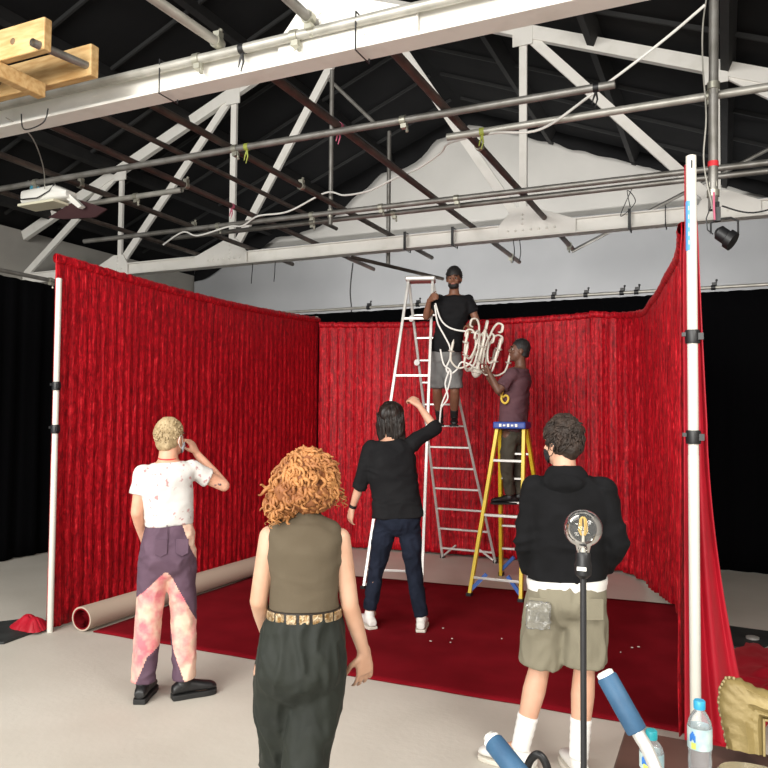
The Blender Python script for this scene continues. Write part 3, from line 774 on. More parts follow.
class Person:
    def __init__(s, label, root, yaw, J, away=True, z0=0., **k):
        s.t = thing('person', label, 'person', (root[0], root[1], z0), yaw)
        s.J = {a: V(b)-V((0, 0, z0)) for a, b in J.items()}; s.z0 = z0
        s.k = dict(chest=.17, waist=.14, hip=.17, cd=.115, wd=.095, hd=.115, sh=.05, neck=.052, thigh=.078, knee=.052, calf=.056, ank=.036, uarm=.046, elb=.038, wri=.025, hs=1.0)
        s.k.update(k)
        s.sgn = 1 if away else -1
        J = s.J; s.side = (J['shR']-J['shL']).normalized(); s.hside = (J['hpR']-J['hpL']).normalized()
    def torso(s, e=0., bottom=-.10, top='nb', hem=None, ede=None, low=None):
        J, k = s.J, s.k; ede = e if ede is None else ede
        up = (J['nb']-J['pel']).normalized()
        sh = (J['shL']+J['shR'])/2; hw = (J['shR']-J['shL']).length/2
        S_, H = s.side, s.hside
        def sec(c, side, w, d, fo=0.):
            f = V((-side.y, side.x, 0)); f = (f-up*f.dot(up)).normalized()*s.sgn
            return (c+f*fo, side*(w+e), f*s.sgn*(d+ede))
        mid = (S_+H).normalized()
        pel, wst, chs = J['pel'], J['wst'], J['chs']
        L = []
        if hem is None:
            L.append(sec(pel+up*bottom, H, k['hip']*.80, k['hd']*.85))
            L.append(sec(pel+up*(bottom*.3), H, k['hip'], k['hd'], -.012))
            L.append(sec(pel.lerp(wst, .55), H, k['hip']*.5+k['waist']*.5, (k['hd']+k['wd'])/2))
            L.append(sec(wst, mid, k['waist'], k['wd']))
        else:
            f = hem
            c = pel.lerp(wst, f)
            ww = low if low else lerp(k['hip'], k['waist'], max(0, f))
            L.append(sec(c, mid, ww, lerp(k['hd'], k['wd'], f)))
            if f < .8: L.append(sec(wst.lerp(c, .1), mid, k['waist'], k['wd']))
        L.append(sec(wst.lerp(chs, .5), mid, (k['waist']+k['chest'])/2, (k['wd']+k['cd'])/2, .004))
        L.append(sec(chs, S_, k['chest'], k['cd'], .006))
        L.append(sec(chs.lerp(sh, .6), S_, max(k['chest']*.98, hw*.95), k['cd']*.95))
        L.append(sec(sh+up*.008, S_, hw+.008, k['cd']*.74))
        L.append(sec(sh+up*.040, S_, hw*.80, k['cd']*.62))
        nbk = J['nb']
        L.append(sec(sh.lerp(nbk, .6)+up*.012, S_, max(k['neck']*1.5, hw*.60), k['cd']*.58))
        L.append(sec(nbk, S_, k['neck']*1.05, k['neck']*1.05))
        return cat(L, 4)
    def arm(s, mb, x, e=0., upto=1.0, cuff=0.):
        J, k = s.J, s.k; a, b, c = J['sh'+x], J['el'+x], J['wr'+x]
        rs = [k['sh']+e, k['uarm']+e, k['elb']+e, k['elb']*.98+e, k['wri']+e]
        P = [a, a.lerp(b, .45), b, b.lerp(c, .35), c]
        # upto: 0..2 (1 = elbow, 2 = wrist)
        if upto <= 1: P = [a, a.lerp(b, upto*.5), a.lerp(b, upto)]; R = [rs[0], rs[1], lerp(rs[1], rs[2], upto)+cuff]
        elif upto < 2:
            f = upto-1; P = [a, a.lerp(b, .45), b, b.lerp(c, f)]; R = [rs[0], rs[1], rs[2], lerp(rs[2], rs[4], f)+cuff]
        else: R = rs
        pts = P
        # last joint without a sphere for a clean cuff
        for i in range(len(pts)-1):
            p, q = pts[i], pts[i+1]; t = (q-p).normalized(); aa = t.orthogonal().normalized(); bb = t.cross(aa)
            mb.loft([(p, aa*R[i], bb*R[i]), (q, aa*R[i+1], bb*R[i+1])], 16)
        for p, r in list(zip(pts, R))[:-1]: mb.ell(p, (r, r, r), seg=14, rings=10)
        if upto >= 2: mb.ell(pts[-1], (R[-1],)*3)
    def leg(s, mb, x, e=0., upto=2.0, R=None, startr=None):
        J, k = s.J, s.k; a, b, c = J['hp'+x], J['kn'+x], J['an'+x]
        P = [a, a.lerp(b, .5), b, b.lerp(c, .3), c]
        R = R or [k['thigh']*1.1+e, k['thigh']*.9+e, k['knee']+e, k['calf']+e, k['ank']+e]
        if upto < 2:
            if upto <= 1: P = [a, a.lerp(b, upto)]; R = [R[0], R[1]]
            else: P = [a, a.lerp(b, .5), b, b.lerp(c, upto-1)]; R = R[:3]+[R[4]]
        for i in range(len(P)-1):
            p, q = P[i], P[i+1]; t = (q-p).normalized(); aa = t.orthogonal().normalized(); bb = t.cross(aa)
            mb.loft([(p, aa*R[i], bb*R[i]), (q, aa*R[i+1], bb*R[i+1])], 18)
        for p, r in list(zip(P, R))[:-1]: mb.ell(p, (r, r, r), seg=14, rings=10)
        if upto >= 2 and R[-1] < .06: mb.ell(P[-1], (R[-1],)*3)
    def body(s, m, face, up=(0, 0, 1), hands=(), voxel=.008, headscale=1.0, feet=((0,1,0),(0,1,0))):
        J = s.J; mb = MB(); mb.loft(s.torso(), 26, ex=2.3)
        for x in 'LR': s.arm(mb, x, upto=2); s.leg(mb, x)
        for x, fd in zip('LR', feet):
            fd = V(fd).normalized(); a = J['an'+x]
            mb.limb([a, a+fd*.05+V((0,0,-.035)), a+fd*.14+V((0,0,-.055))], [s.k['ank'], .034, .026])
        f, u, sd = frame_from(face, up)
        mb.limb([J['nb']-V((0,0,.04)), J['nb'].lerp(J['hd'], .4), J['hd']-u*.045-f*.018], [s.k['neck']*1.15, s.k['neck'], s.k['neck']])
        R, p = head(mb, J['hd'], f, u, headscale)
        for x, d, n, th, curl in hands:
            dd = (J['ti'+x]-J['wr'+x]) if d is None else V(d)
            hand(mb, J['wr'+x], dd, n, th, s.k['hs'], curl)
        o = remesh('body', mb, m, s.t, voxel, 3)
        for k in (-1, 1):
            e = obj('eye', MB().ell(p(k*.031, .071, .004), (.0125*headscale,)*3), m_eye, s.t)
            obj('iris', MB().ell(p(k*.031, .0805, .004), (.0088*headscale,)*3, seg=10, rings=6), m_iris, e)
            obj('eyebrow', MB().tube([p(k*.014, .094, .028), p(k*.032, .092, .034), p(k*.05, .078, .028)], [.004, .005, .003], 6), s.browm if hasattr(s, 'browm') else m_iris, s.t)
        obj('mouth', MB().tube([p(-.020, .087, -.055), p(0, .095, -.053), p(.020, .087, -.055)], [.003, .006, .003], 8), m_lip, s.t)
        s.R, s.p = R, p; s.bodyo = o
        return o
    def shirt(s, name, m, e=.012, sleeve=.4, hem=.2, voxel=.009, wr=.006, low=None, cuff=.006, seed=1, label=None, func=None, wrs=7, ede=None, extra=None, stretch=V((1,1,1.6)), se=None):
        mb = MB(); mb.loft(s.torso(e, hem=hem, low=low, ede=ede)[:-3], 30, ex=2.4)
        if sleeve:
            for x in 'LR': s.arm(mb, x, (se if se is not None else e), sleeve, cuff)
        if extra: extra(mb)
        return remesh(name, mb, m, s.t, voxel, 4, wr, wrs, seed, stretch, label, func=func)
    def pants(s, name, m, e=.012, upto=2.0, R=None, voxel=.009, wr=.006, seed=2, label=None, topf=.95, func=None, wrs=7, stretch=V((1.2,1.2,1)), ends=None):
        mb = MB(); J, k = s.J, s.k
        T = s.torso(e); n = [i for i, q in enumerate(T)]
        lim = J['pel'].lerp(J['wst'], topf)
        up = (J['nb']-J['pel']).normalized()
        secs = [q for q in T if (q[0]-lim).dot(up) <= 0.003]
        c0, a0, b0 = secs[0]; secs = [(c0-up*.055, a0*.60, b0*.50), (c0-up*.03, a0*.85, b0*.80)]+secs
        mb.loft(secs, 28, ex=2.2)
        for x in 'LR': s.leg(mb, x, e, upto, R)
        return remesh(name, mb, m, s.t, voxel, 12, wr, wrs, seed, stretch, label, func=func)
    def shoe(s, x, d, m, ms, L=.28, w=.048, name='shoe', label=None, z=0., hgt=.075, solec=.022):
        a = s.J['an'+x]; d = V(d); d.z = 0; d.normalize(); sd = V((d.y, -d.x, 0)); c = V((a.x, a.y, z)); U = V((0,0,1))
        b = c-d*.075
        prof = [(0, .030, .05), (.03, .036, .07), (.10, .037, .085), (.15, .040, .070), (.20, .046, .056), (.25, .045, .045), (.275, .032, .034), (.285, .015, .022)]
        k = L/.285; mb = MB()
        mb.loft([(b+d*q*k+U*(solec+h/2), sd*ww*w/.048, U*(h/2)) for q, ww, h in prof], 20, ex=2.5)
        mb.limb([c+U*(solec+.05), c+U*(solec+hgt+.02)], [.043, .043])
        mb.limb([c+d*.02+U*(solec+.045), c+d*.075+U*(solec+.04)], [.040, .030])
        o = remesh(name, mb, m, s.t, .007, 3, label=label)
        mb = MB(); ol = []
        for q, ww, h in prof[:-1]: ol.append(b+d*q*k+sd*(ww+.005)*w/.048)
        ol.append(b+d*(.290*k))
        for q, ww, h in prof[:-1][::-1]: ol.append(b+d*q*k-sd*(ww+.005)*w/.048)
        mb.prism([p+U*solec/2 for p in ol], (0,0,1), solec)
        obj('sole', mb, ms, o, bevel=.004)
        return o
    def sock(s, x, m, length=.12, r=.045):
        a = s.J['an'+x]; b = s.J['kn'+x]; d = (b-a).normalized(); mb = MB(); A_, B_ = a+d*(-.02), a+d*length
        aa = d.orthogonal().normalized(); bb = d.cross(aa); secs = []
        for i in range(14):
            f = i/13; rr = lerp(r*.92, r*1.05, f)+.0015*math.sin(i*2.2)
            secs.append((A_.lerp(B_, f), aa*rr, bb*rr))
        mb.loft(secs, 20); return obj('sock', mb, m, s.t, sharp=180)

def short_hair(P, m, th=.016, seed=3, amp=.012, back=.09, sideh=-.02, frq=22, top=.02, label=None, low=-.07, n=380, ln=.035, fringe=.055):
    # cap of hair over skull with cut hairline, plus locks
    mb = MB(); p = P.p; R = P.R; c = p(0, 0, 0)
    mb.ell(p(0, -.014, .030+top*.3), (.076+th, .090+th, .088+th+top*.5), R, 26, 18)
    mb.ell(p(0, -.045, -.022), (.066+th*.5, .056+th*.7, .062), R, 20, 14)
    Ri = R.inverted()
    def fn(co, nn):
        q = Ri @ (co-c)
        return amp*(noise.noise(q*frq+V((seed, 0, 0)))+.5*noise.noise(q*frq*2.2))
    o = remesh('hair', mb, m, P.t, .006, 2, func=fn, label=label)
    # remove the faces over the face and below the hairline
    bm = bmesh.new(); bm.from_mesh(o.data); kill = []
    for f in bm.faces:
        q = Ri @ (f.calc_center_median()-c)
        jag = .010*noise.noise(q*40)
        hl = low if q.y < -.04 else lerp(low, sideh, min(1, (q.y+.04)/.05))
        if q.y > .02: hl = lerp(sideh, fringe, min(1, (q.y-.02)/.045))
        if q.z < hl+jag: kill.append(f)
    bmesh.ops.delete(bm, geom=kill, context='FACES'); bm.to_mesh(o.data); bm.free()
    mb = MB(); random.seed(seed)
    for i in range(n):
        th_ = random.uniform(0, 2*PI); ph = math.asin(random.uniform(-.35, 1))
        v = V((math.cos(ph)*math.cos(th_), math.cos(ph)*math.sin(th_), math.sin(ph)))
        if v.y > .35 and v.z < .45: continue
        b = V((v.x*(.074+th), -.014+v.y*(.088+th), .03+v.z*(.084+th+top*.5)))
        if b.z < (low if b.y < -.04 else sideh)+.01: continue
        t = V((random.uniform(-1, 1), random.uniform(-.6, 1), random.uniform(-1, .4)-.4*(1-v.z))); t = (t-v*t.dot(v)).normalized()
        l = ln*random.uniform(.6, 1.2)
        pts = [b-v*.004, b+v*.004+t*l*.35, b+v*.004+t*l*.7, b-v*.004+t*l]
        mb.tube([p(*q) for q in pts], [.004, .0058, .0046, .001], 5)
    obj('locks', mb, m, o, sharp=180, fix=False)
    return o

# --- man in white T-shirt
P1 = Person('person with blond hair, white T-shirt and purple and pink trousers, hand to face', (-3.158, 3.694), .7074,
  dict(pel=(-0.018, 0.0, 0.895), wst=(-0.01, 0.0, 1.10), chs=(-0.040, 0.0, 1.319), nb=(-0.030, 0.0, 1.475), hd=(-0.016, 0.03, 1.608), shL=(-0.170, -0.03, 1.388), shR=(0.120, 0.03, 1.412), elL=(-0.205, -0.03, 1.155), wrL=(-0.155, 0.12, 0.94), tiL=(-0.09, 0.2, 0.83), elR=(0.325, 0.08, 1.300), wrR=(0.155, 0.18, 1.50), tiR=(0.075, 0.21, 1.62), hpL=(-0.098, 0, 0.850), hpR=(0.062, 0, 0.850), knL=(-0.125, 0.02, 0.48), knR=(0.085, 0.03, 0.478), anL=(-0.15, 0.0, 0.10), anR=(0.095, -0.02, 0.10)),
  chest=.155, waist=.128, hip=.160, hd=.115, neck=.058)
P1.body(m_skinA, (.62, .78, .06), hands=(('L', None, (.6, .3, 0), (0, 1, 0), .5), ('R', (-.45, .15, .88), (-.8, .4, -.2), (-.5, -.4, -.4), .55)), feet=((.25,1,0), (.97,.25,0)))
def blotch(name, base, c1, c2, scale, lo, hi):
    return mat(name, base, .8, col2=c1, scale=scale, lo=lo, hi=hi, bump=.1, bscale=90, detail=3)
m_tee = blotch('white cotton with faint red spots', (.60, .585, .56), (.44, .24, .24), None, 27, .60, .66)
P1.shirt('t_shirt', m_tee, .014, .52, .86, wr=.006, cuff=.010, seed=4)
m_purple = mat('purple denim', (.080, .042, .068), .8, col2=(.10, .055, .085), scale=12, bump=.15, bscale=150)
m_tie = mat('pink and cream tie dye denim', (.72, .50, .38), .8, col2=(.62, .16, .19), scale=9, lo=.42, hi=.66, bump=.15, bscale=150, detail=5)
tr = P1.pants('trousers', m_purple, .013, 1.97, [.098, .086, .080, .080, .072], wr=.008, wrs=9, voxel=.0075)
tr.data.materials.append(m_tie)
def inpoly(x, y, poly):
    r = False
    for i in range(len(poly)):
        x1, y1 = poly[i]; x2, y2 = poly[i-1]
        if (y1 > y) != (y2 > y) and x < (x2-x1)*(y-y1)/(y2-y1)+x1: r = not r
    return r
px = lambda L: [((x-168)/157, (696-y)/157) for x, y in L]
polys = [px([(130, 603), (163, 571), (166, 571), (165, 600), (164, 640), (148, 652), (136, 682), (125, 690)]),
         px([(163, 571), (168, 574), (200, 634), (205, 700), (187, 688), (172, 648), (168, 620), (164, 600)]),
         px([(176, 520), (205, 520), (205, 575), (194, 565), (186, 548)])]
for f in tr.data.polygons:
    c = f.center
    if any(inpoly(c.x, c.z, q) for q in polys): f.material_index = 1
# waistband and pocket details
mb = MB(); mb.tube([V((-.025, -.118, 1.085)), V((-.02, -.13, .98)), V((-.015, -.125, .86))], .0035, 6); obj('centre_seam', mb, m_purple, P1.t)
for x in (-.095, .03): obj('back_pocket', MB().prism([(x, -.128, 1.0), (x+.075, -.128, 1.0), (x+.075, -.135, .915), (x+.037, -.137, .895), (x, -.135, .915)], (0,1,0), .012), m_purple, P1.t, bevel=.003)
m_boot = mat('black leather', (.010, .010, .011), .45)
P1.shoe('L', (.25, 1, 0), m_boot, m_rubber, solec=.032, hgt=.09, w=.05, label='black shoe pointing away')
P1.shoe('R', (.97, .25, 0), m_boot, m_rubber, solec=.032, hgt=.09, w=.05, label='black shoe pointing right')
m_blond = mat('short blond hair', (.28, .20, .10), .65, col2=(.40, .30, .17), scale=30, bump=.4, bscale=120)
short_hair(P1, m_blond, .008, 3, .007, n=260, ln=.020, low=-.075, sideh=-.01, fringe=.06)
m_mask = mat('pale blue face mask', (.50, .58, .64), .8, bump=.1, bscale=60)
def face_mask(P, m, loop):
    mb = MB(); p = P.p; pts = []
    NXm, NZm = 14, 8
    for i in range(NXm+1):
        a = math.radians(-72+144*i/NXm)
        for j in range(NZm+1):
            g = j/NZm; z = lerp(-.012, -.098, g); bul = .018*math.sin(g*PI)
            taper = .73 if True else 1
            x = math.sin(a)*(.070+.004-.012*g*1.2); y = .012+math.cos(a)*(.090+bul-.012*g)
            if abs(math.degrees(a)) < 14 and g < .3: y += .010
            z = z if abs(math.degrees(a)) < 40 else lerp(z, -.05, (abs(math.degrees(a))-40)/45)
            pts.append(p(x, y, z))
    R = NZm+1
    mb.add(pts, [(i*R+j, (i+1)*R+j, (i+1)*R+j+1, i*R+j+1) for i in range(NXm) for j in range(NZm)])
    o = obj('face_mask', mb, m, P.t, sharp=180); s2 = o.modifiers.new('s', 'SOLIDIFY'); s2.thickness = .004
    for k in (-1, 1):
        obj('ear_loop', MB().tube(smoothpath([p(k*.068, .035, -.035), p(k*.080, .01, .022), p(k*.090, -.022, .010), p(k*.088, -.030, -.02), p(k*.078, .0, -.055), p(k*.068, .03, -.062)], 4), .0022, 6), loop, o)
    return o
face_mask(P1, m_mask, m_white)
# tattoo on the raised arm and earring cord
a = P1.J['elR'].lerp(P1.J['shR'], .22)
mb = MB()
for k in range(3): mb.ell(a+V((-.012+.014*k, -.036, -.012+.006*(k % 2))), (.010, .004, .007))
obj('tattoo', mb, mat('tattoo ink', (.12, .08, .09), .7), P1.t)
mb = MB(); mb.tube([P1.J['nb']+V((math.cos(q)*.056, math.sin(q)*.056-.004, .012+.006*math.sin(q))) for q in [2*PI*i/24 for i in range(24)]], .004, 6, closed=True); obj('necklace', mb, m_redt, P1.t)

# --- woman with red curls
P2 = Person('person with curly ginger hair in olive sleeveless top and dark green trousers', (-1.426, 2.387), .5385,
  dict(pel=(0.004, 0.0, 0.880), wst=(0.012, 0.0, 1.065), chs=(0.010, 0.0, 1.234), nb=(0.018, 0.0, 1.385), hd=(0.006, 0.02, 1.505), shL=(-0.118, 0.0, 1.322), shR=(0.140, 0.0, 1.312), elL=(-0.155, -0.01, 1.09), wrL=(-0.125, 0.16, 0.90), tiL=(-0.070, 0.24, 0.79), elR=(0.180, -0.01, 1.066), wrR=(0.238, 0.05, 0.875), tiR=(0.248, 0.1, 0.72), hpL=(-0.078, 0.0, 0.830), hpR=(0.078, 0.0, 0.830), knL=(-0.070, 0.12, 0.46), knR=(0.012, -0.05, 0.462), anL=(-0.080, 0.16, 0.10), anR=(0.0, -0.13, 0.12)),
  chest=.128, waist=.112, hip=.146, cd=.10, wd=.088, hd=.120, sh=.040, uarm=.038, elb=.033, wri=.023, neck=.045, thigh=.085, hs=.95)
P2.body(m_skinB, (-.25, .95, -.05), hands=(('L', None, (1, 0, 0), (0, 1, 0), .35), ('R', (.06, .12, -.95), (-.45, .85, -.1), (-.85, -.3, .1), .35)), voxel=.0055, feet=((0,1,0),(0,1,0)), headscale=.97)
m_tank = mat('olive taupe jersey', (.090, .070, .045), .85, col2=(.105, .083, .055), spec=.2, scale=5, bump=.08, bscale=200)
def straps(mb):
    J = P2.J
    for x in 'LR':
        sgn = -1 if x == 'L' else 1
        mb.limb([J['sh'+x]+V((-sgn*.030, 0, .022)), J['sh'+x]+V((-sgn*.075, 0, .052))], [.040, .036])
        mb.limb([J['sh'+x]+V((-sgn*.022, 0, -.07)), J['sh'+x]+V((-sgn*.028, 0, .0))], [.050, .046])
    mb.limb([J['nb']+V((0, .0, -.05)), J['nb']+V((0, .004, .012))], [.070, .052])
    for x in (-1, 1): mb.limb([J['nb']+V((0, -.005, -.015)), J['nb']+V((x*.085, -.005, -.050))], [.052, .046])
P2.shirt('sleeveless_top', m_tank, .008, 0, .90, wr=.004, seed=7, extra=straps, ede=.010, voxel=.0075, low=.120)
m_greenv = mat('dark green velvet', (.004, .0065, .004), .75, col2=(.009, .012, .007), scale=4, sheen=.04, sheencol=(.5, .6, .5), bump=.2, bscale=30)
P2.pants('trousers', m_greenv, .022, 2.0, [.098, .094, .080, .078, .082], wr=.012, wrs=9, voxel=.0085, stretch=V((1.6, 1.6, .7)), topf=.93)
P2.shoe('L', (0, 1, 0), m_boot, m_rubber, L=.24, w=.042); P2.shoe('R', (0, 1, 0), m_boot, m_rubber, L=.24, w=.042)
# belt with gold plates
up = (P2.J['nb']-P2.J['pel']).normalized(); cb = P2.J['wst']+V((0, 0, -.020)); mb = MB(); RX, RY = .130, .108
mb.loft([(cb+up*z, V((RX+d, 0, 0)), V((0, RY+d, 0))) for z, d in ((-.022, 0), (-.020, .004), (.020, .003), (.022, -.002))], 40, ex=2.2)
belt = obj('belt', mb, mat('black leather belt', (.02, .014, .010), .5), P2.t)
m_plate = mat('embossed gold belt plate', (.30, .17, .06), .35, .8, col2=(.62, .50, .34), scale=70, bump=.8, bscale=140)
for k in range(17):
    a_ = math.radians(-90-160+20*k)
    ctr = cb+V((math.cos(a_)*(RX+.006), math.sin(a_)*(RY+.006), 0)); nn = V((math.cos(a_)/RX, math.sin(a_)/RY, 0)).normalized()
    R3 = Matrix((V((-nn.y, nn.x, 0)), nn, V((0,0,1)))).transposed()
    pl = obj('belt_plate', MB().box(ctr, (.037, .007, .034), R3), m_plate, belt, smooth=False, bevel=.004)
# curly hair
m_ging = mat('ginger hair', (.25, .085, .022), .6, col2=(.45, .20, .062), scale=14, bump=.3, bscale=80)
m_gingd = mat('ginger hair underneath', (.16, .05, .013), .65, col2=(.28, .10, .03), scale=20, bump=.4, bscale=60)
p = P2.p; mb = MB(); R = P2.R
mb.ell(p(0, -.022, .040), (.104, .110, .092), R, 24, 16); mb.ell(p(0, -.045, -.015), (.118, .090, .080), R, 24, 16)
mb.ell(p(-.090, -.010, -.050), (.035, .050, .050), R); mb.ell(p(.09, -.005, -.03), (.045, .055, .05), R)
hair2 = remesh('hair', mb, m_gingd, P2.t, .007, 2, func=lambda co, nn: .016*noise.noise(co*20)+.009*noise.noise(co*45))
mb = MB(); random.seed(5)
for i in range(690):
    th_ = random.uniform(0, 2*PI); ph = math.asin(random.uniform(-.70, 1)); v = V((math.cos(ph)*math.cos(th_), math.cos(ph)*math.sin(th_), math.sin(ph)))
    if v.y > .55 and v.z < .45: continue
    b = V((v.x*.104, -.030+v.y*.100, .016+v.z*.100))
    if i > 560:
        v = V((random.uniform(-.6, .7), random.uniform(-.75, .1), .75)).normalized(); b = V((v.x*.106, -.030+v.y*.106, .018+v.z*.106)); tdir = V((random.uniform(-1, 1), random.uniform(-1, .3), -.4)); tdir = (tdir-v*tdir.dot(v)).normalized()
    elif i > 430: b = V((-.090+v.x*.036, -.012+v.y*.05, -.050+v.z*.048))
    # lies along the surface, coiling, sweeping outwards and down
    if i <= 560: tdir = V((v.x*.5+random.uniform(-.7, .7), random.uniform(-.5, .5), -.9 if v.z < .75 else random.uniform(-.6, .3)))
    tdir = (tdir-v*tdir.dot(v)).normalized()
    L_ = random.uniform(.045, .085); lift = random.uniform(.004, .022)
    side_ = v.cross(tdir).normalized(); rad = random.uniform(.006, .012); turns = random.uniform(1.0, 2.2); ph0 = random.uniform(0, 6.28); pts = []; rs = []
    n_ = 14
    for k in range(n_):
        f = k/(n_-1); an = ph0+turns*2*PI*f; rr = rad*(.5+.5*f)
        q = b+tdir*L_*f+v*(lift*math.sin(f*PI*.6)+math.cos(an)*rr*.8-.012*f*f)+side_*math.sin(an)*rr; pts.append(p(*q)); rs.append(.0062*math.sin(PI*(.12+.80*f))+.0008)
    mb.tube(pts, rs, 6)
random.seed(15)
for i in range(26):   # loose ringlets at the ends
    x = random.choice((-1, -1, 1)); b = V((x*random.uniform(.07, .13), random.uniform(-.08, .03), random.uniform(-.10, -.04))); pts = []; rs = []
    if x > 0: b.z += .05
    for k in range(18):
        f = k/17; an = f*PI*4+i; pts.append(p(b.x+x*.02*f+math.cos(an)*.011, b.y+math.sin(an)*.011, b.z-.055*f)); rs.append(.0045*(1-.8*f))
    mb.tube(pts, rs, 5)
obj('curls', mb, m_ging, hair2, sharp=180, fix=False)
mb = MB(); mb.tube(smoothpath([p(.012, -.07, .125), p(.035, -.09, .115), p(.05, -.10, .095)], 4), .004, 6); obj('hair_clip', mb, m_white, hair2)

# --- man in black shirt and jeans
P3 = Person('person with long dark hair in black shirt, jeans and white trainers, right arm raised', (-2.448, 5.642), .4094,
  dict(pel=(-0.006, 0, 0.905), wst=(-0.030, 0, 1.115), chs=(-0.062, 0, 1.330), nb=(-0.080, 0, 1.555), hd=(-0.060, 0.04, 1.735), shL=(-0.232, 0, 1.468), shR=(0.085, 0.02, 1.500), elL=(-0.320, -0.02, 1.180), wrL=(-0.392, 0.05, 0.96), tiL=(-0.42, 0.09, 0.82), elR=(0.300, 0.10, 1.640), wrR=(0.165, 0.2, 1.835), tiR=(0.085, 0.25, 1.92), hpL=(-0.105, 0, 0.855), hpR=(0.083, 0, 0.855), knL=(-0.180, 0.06, 0.475), knR=(0.125, 0, 0.480), anL=(-0.235, 0.02, 0.13), anR=(0.190, -0.04, 0.10)),
  chest=.185, waist=.178, hip=.172, cd=.12, sh=.055, hs=1.05)
P3.body(m_skinC, (.45, .85, .22), hands=(('L', None, (.7, .5, 0), (.3, .9, 0), .5), ('R', (-.75, .2, .62), (-.3, .7, -.5), (.4, -.1, .9), 1.15)), feet=((.2,1,0),(0,1,0)))
m_blk = mat('washed black cotton', (.006, .006, .007), .9, col2=(.010, .010, .011), spec=.2, scale=6, bump=.1, bscale=140)
P3.shirt('shirt', m_blk, .020, 1.18, .02, wr=.010, cuff=.008, seed=12, low=.195, ede=.028, wrs=6)
m_jean = mat('dark indigo denim', (.006, .009, .018), .9, col2=(.012, .016, .030), spec=.2, scale=8, bump=.12, bscale=160)
P3.pants('jeans', m_jean, .012, 1.97, [.098, .088, .068, .066, .058], wr=.009, wrs=10, seed=6, topf=.45)
m_trainer = mat('white trainer leather', (.72, .70, .66), .5)
m_soleW = mat('cream sole', (.62, .58, .50), .6)
P3.shoe('L', (-.5, 1, 0), m_trainer, m_soleW, w=.054, L=.30); P3.shoe('R', (.1, 1, 0), m_trainer, m_soleW, w=.05)
m_dark = mat('dark brown hair', (.006, .004, .003), .5, col2=(.016, .010, .007), scale=30, stretch=V((1,1,.25)), bump=.5, bscale=60)
p = P3.p; R = P3.R; mb = MB()
mb.ell(p(0, -.012, .035), (.104, .112, .100), R, 24, 16)
mb.loft(cat([(p(0, -.03, .06), R @ V((.100, 0, 0)), R @ V((0, .07, 0))), (p(0, -.045, -.02), R @ V((.122, 0, 0)), R @ V((0, .07, 0))), (p(0, -.055, -.10), R @ V((.126, 0, 0)), R @ V((0, .055, 0))), (p(-.01, -.06, -.19), R @ V((.110, 0, 0)), R @ V((0, .045, 0))), (p(-.02, -.055, -.245), R @ V((.050, 0, 0)), R @ V((0, .018, 0)))], 4), 24)
def groove(co, nn):
    return .007*noise.noise(V((co.x*45, co.y*45, co.z*7)))+.008*noise.noise(co*14)
h3 = remesh('hair', mb, m_dark, P3.t, .007, 2, func=groove)
mb = MB(); random.seed(8)
for i in range(110):
    a_ = random.uniform(PI*.95, 2.05*PI); x0, y0 = math.cos(a_)*.118, -.03+math.sin(a_)*.085
    z0 = random.uniform(-.02, .05); z1 = random.uniform(-.29, -.18)
    pts = [p(x0*lerp(1.0, .95, f)+.010*nz(i*3.1, f*2), y0-.012*f+.01*nz(i*1.7, f*2+9), lerp(z0, z1, f)) for f in (0, .2, .4, .6, .8, 1)]
    mb.tube(pts, [.003, .006, .006, .0055, .004, .001], 5)
obj('locks', mb, m_dark, h3, sharp=180, fix=False)
P3.t.location.z = .016
w_ = P3.J['wrL']; d_ = (P3.J['elL']-w_).normalized(); mb = MB(); mb.loft([(w_+d_*z, d_.orthogonal().normalized()*.032, d_.cross(d_.orthogonal().normalized())*.032) for z in (.02, .045)], 18)
obj('wrist_watch', mb, m_blackp, P3.t)

# --- man in black hoodie and khaki shorts
P4 = Person('person with short dark hair in black hoodie, khaki shorts and white socks, hands in pockets', (-.746, 3.777), .1949,
  dict(pel=(0.022, 0, 0.890), wst=(0.028, 0, 1.055), chs=(0.035, 0, 1.277), nb=(0.018, 0, 1.495), hd=(0.004, 0.03, 1.633), shL=(-0.122, 0, 1.398), shR=(0.190, 0, 1.398), elL=(-0.175, -0.03, 1.150), wrL=(-0.145, 0.09, 0.95), tiL=(-0.09, 0.16, 0.87), elR=(0.262, -0.02, 1.150), wrR=(0.190, 0.13, 0.985), tiR=(0.13, 0.19, 0.92), hpL=(-0.072, 0, 0.840), hpR=(0.112, 0, 0.850), knL=(-0.110, 0.03, 0.50), knR=(0.108, 0.0, 0.52), anL=(-0.200, 0.0, 0.12), anR=(0.080, -0.03, 0.12)),
  chest=.172, waist=.160, hip=.170, hd=.125, wd=.105, neck=.056, sh=.055, calf=.058)
P4.body(m_skinC, (-.72, .69, -.06), hands=(('L', (.4, .6, -.6), (.8, 0, .2), (0, .7, .5), .4), ('R', (-.5, .5, -.5), (-.8, .2, .1), (0, .6, .6), .4)), feet=((-.9,.4,0),(-.1,1,0)))
m_hood = mat('black fleece', (.0055, .0055, .006), .95, col2=(.008, .008, .009), spec=.15, scale=8, bump=.15, bscale=220)
P4.shirt('hoodie', m_hood, .028, 1.85, .42, wr=.011, cuff=.006, seed=20, wrs=6, low=.172, se=.024)
mb = MB(); J = P4.J
mb.loft([(J['nb']+V((0, -.055, -.14)), (.035, 0, 0), (0, .02, .0)), (J['nb']+V((0, -.085, -.10)), (.085, 0, 0), (0, .030, .0)), (J['nb']+V((0, -.070, -.045)), (.115, 0, 0), (0, .055, .01)), (J['nb']+V((0, -.040, .0)), (.105, 0, 0), (0, .065, .0)), (J['nb']+V((0, -.02, .030)), (.080, 0, 0), (0, .060, .0))], 26)
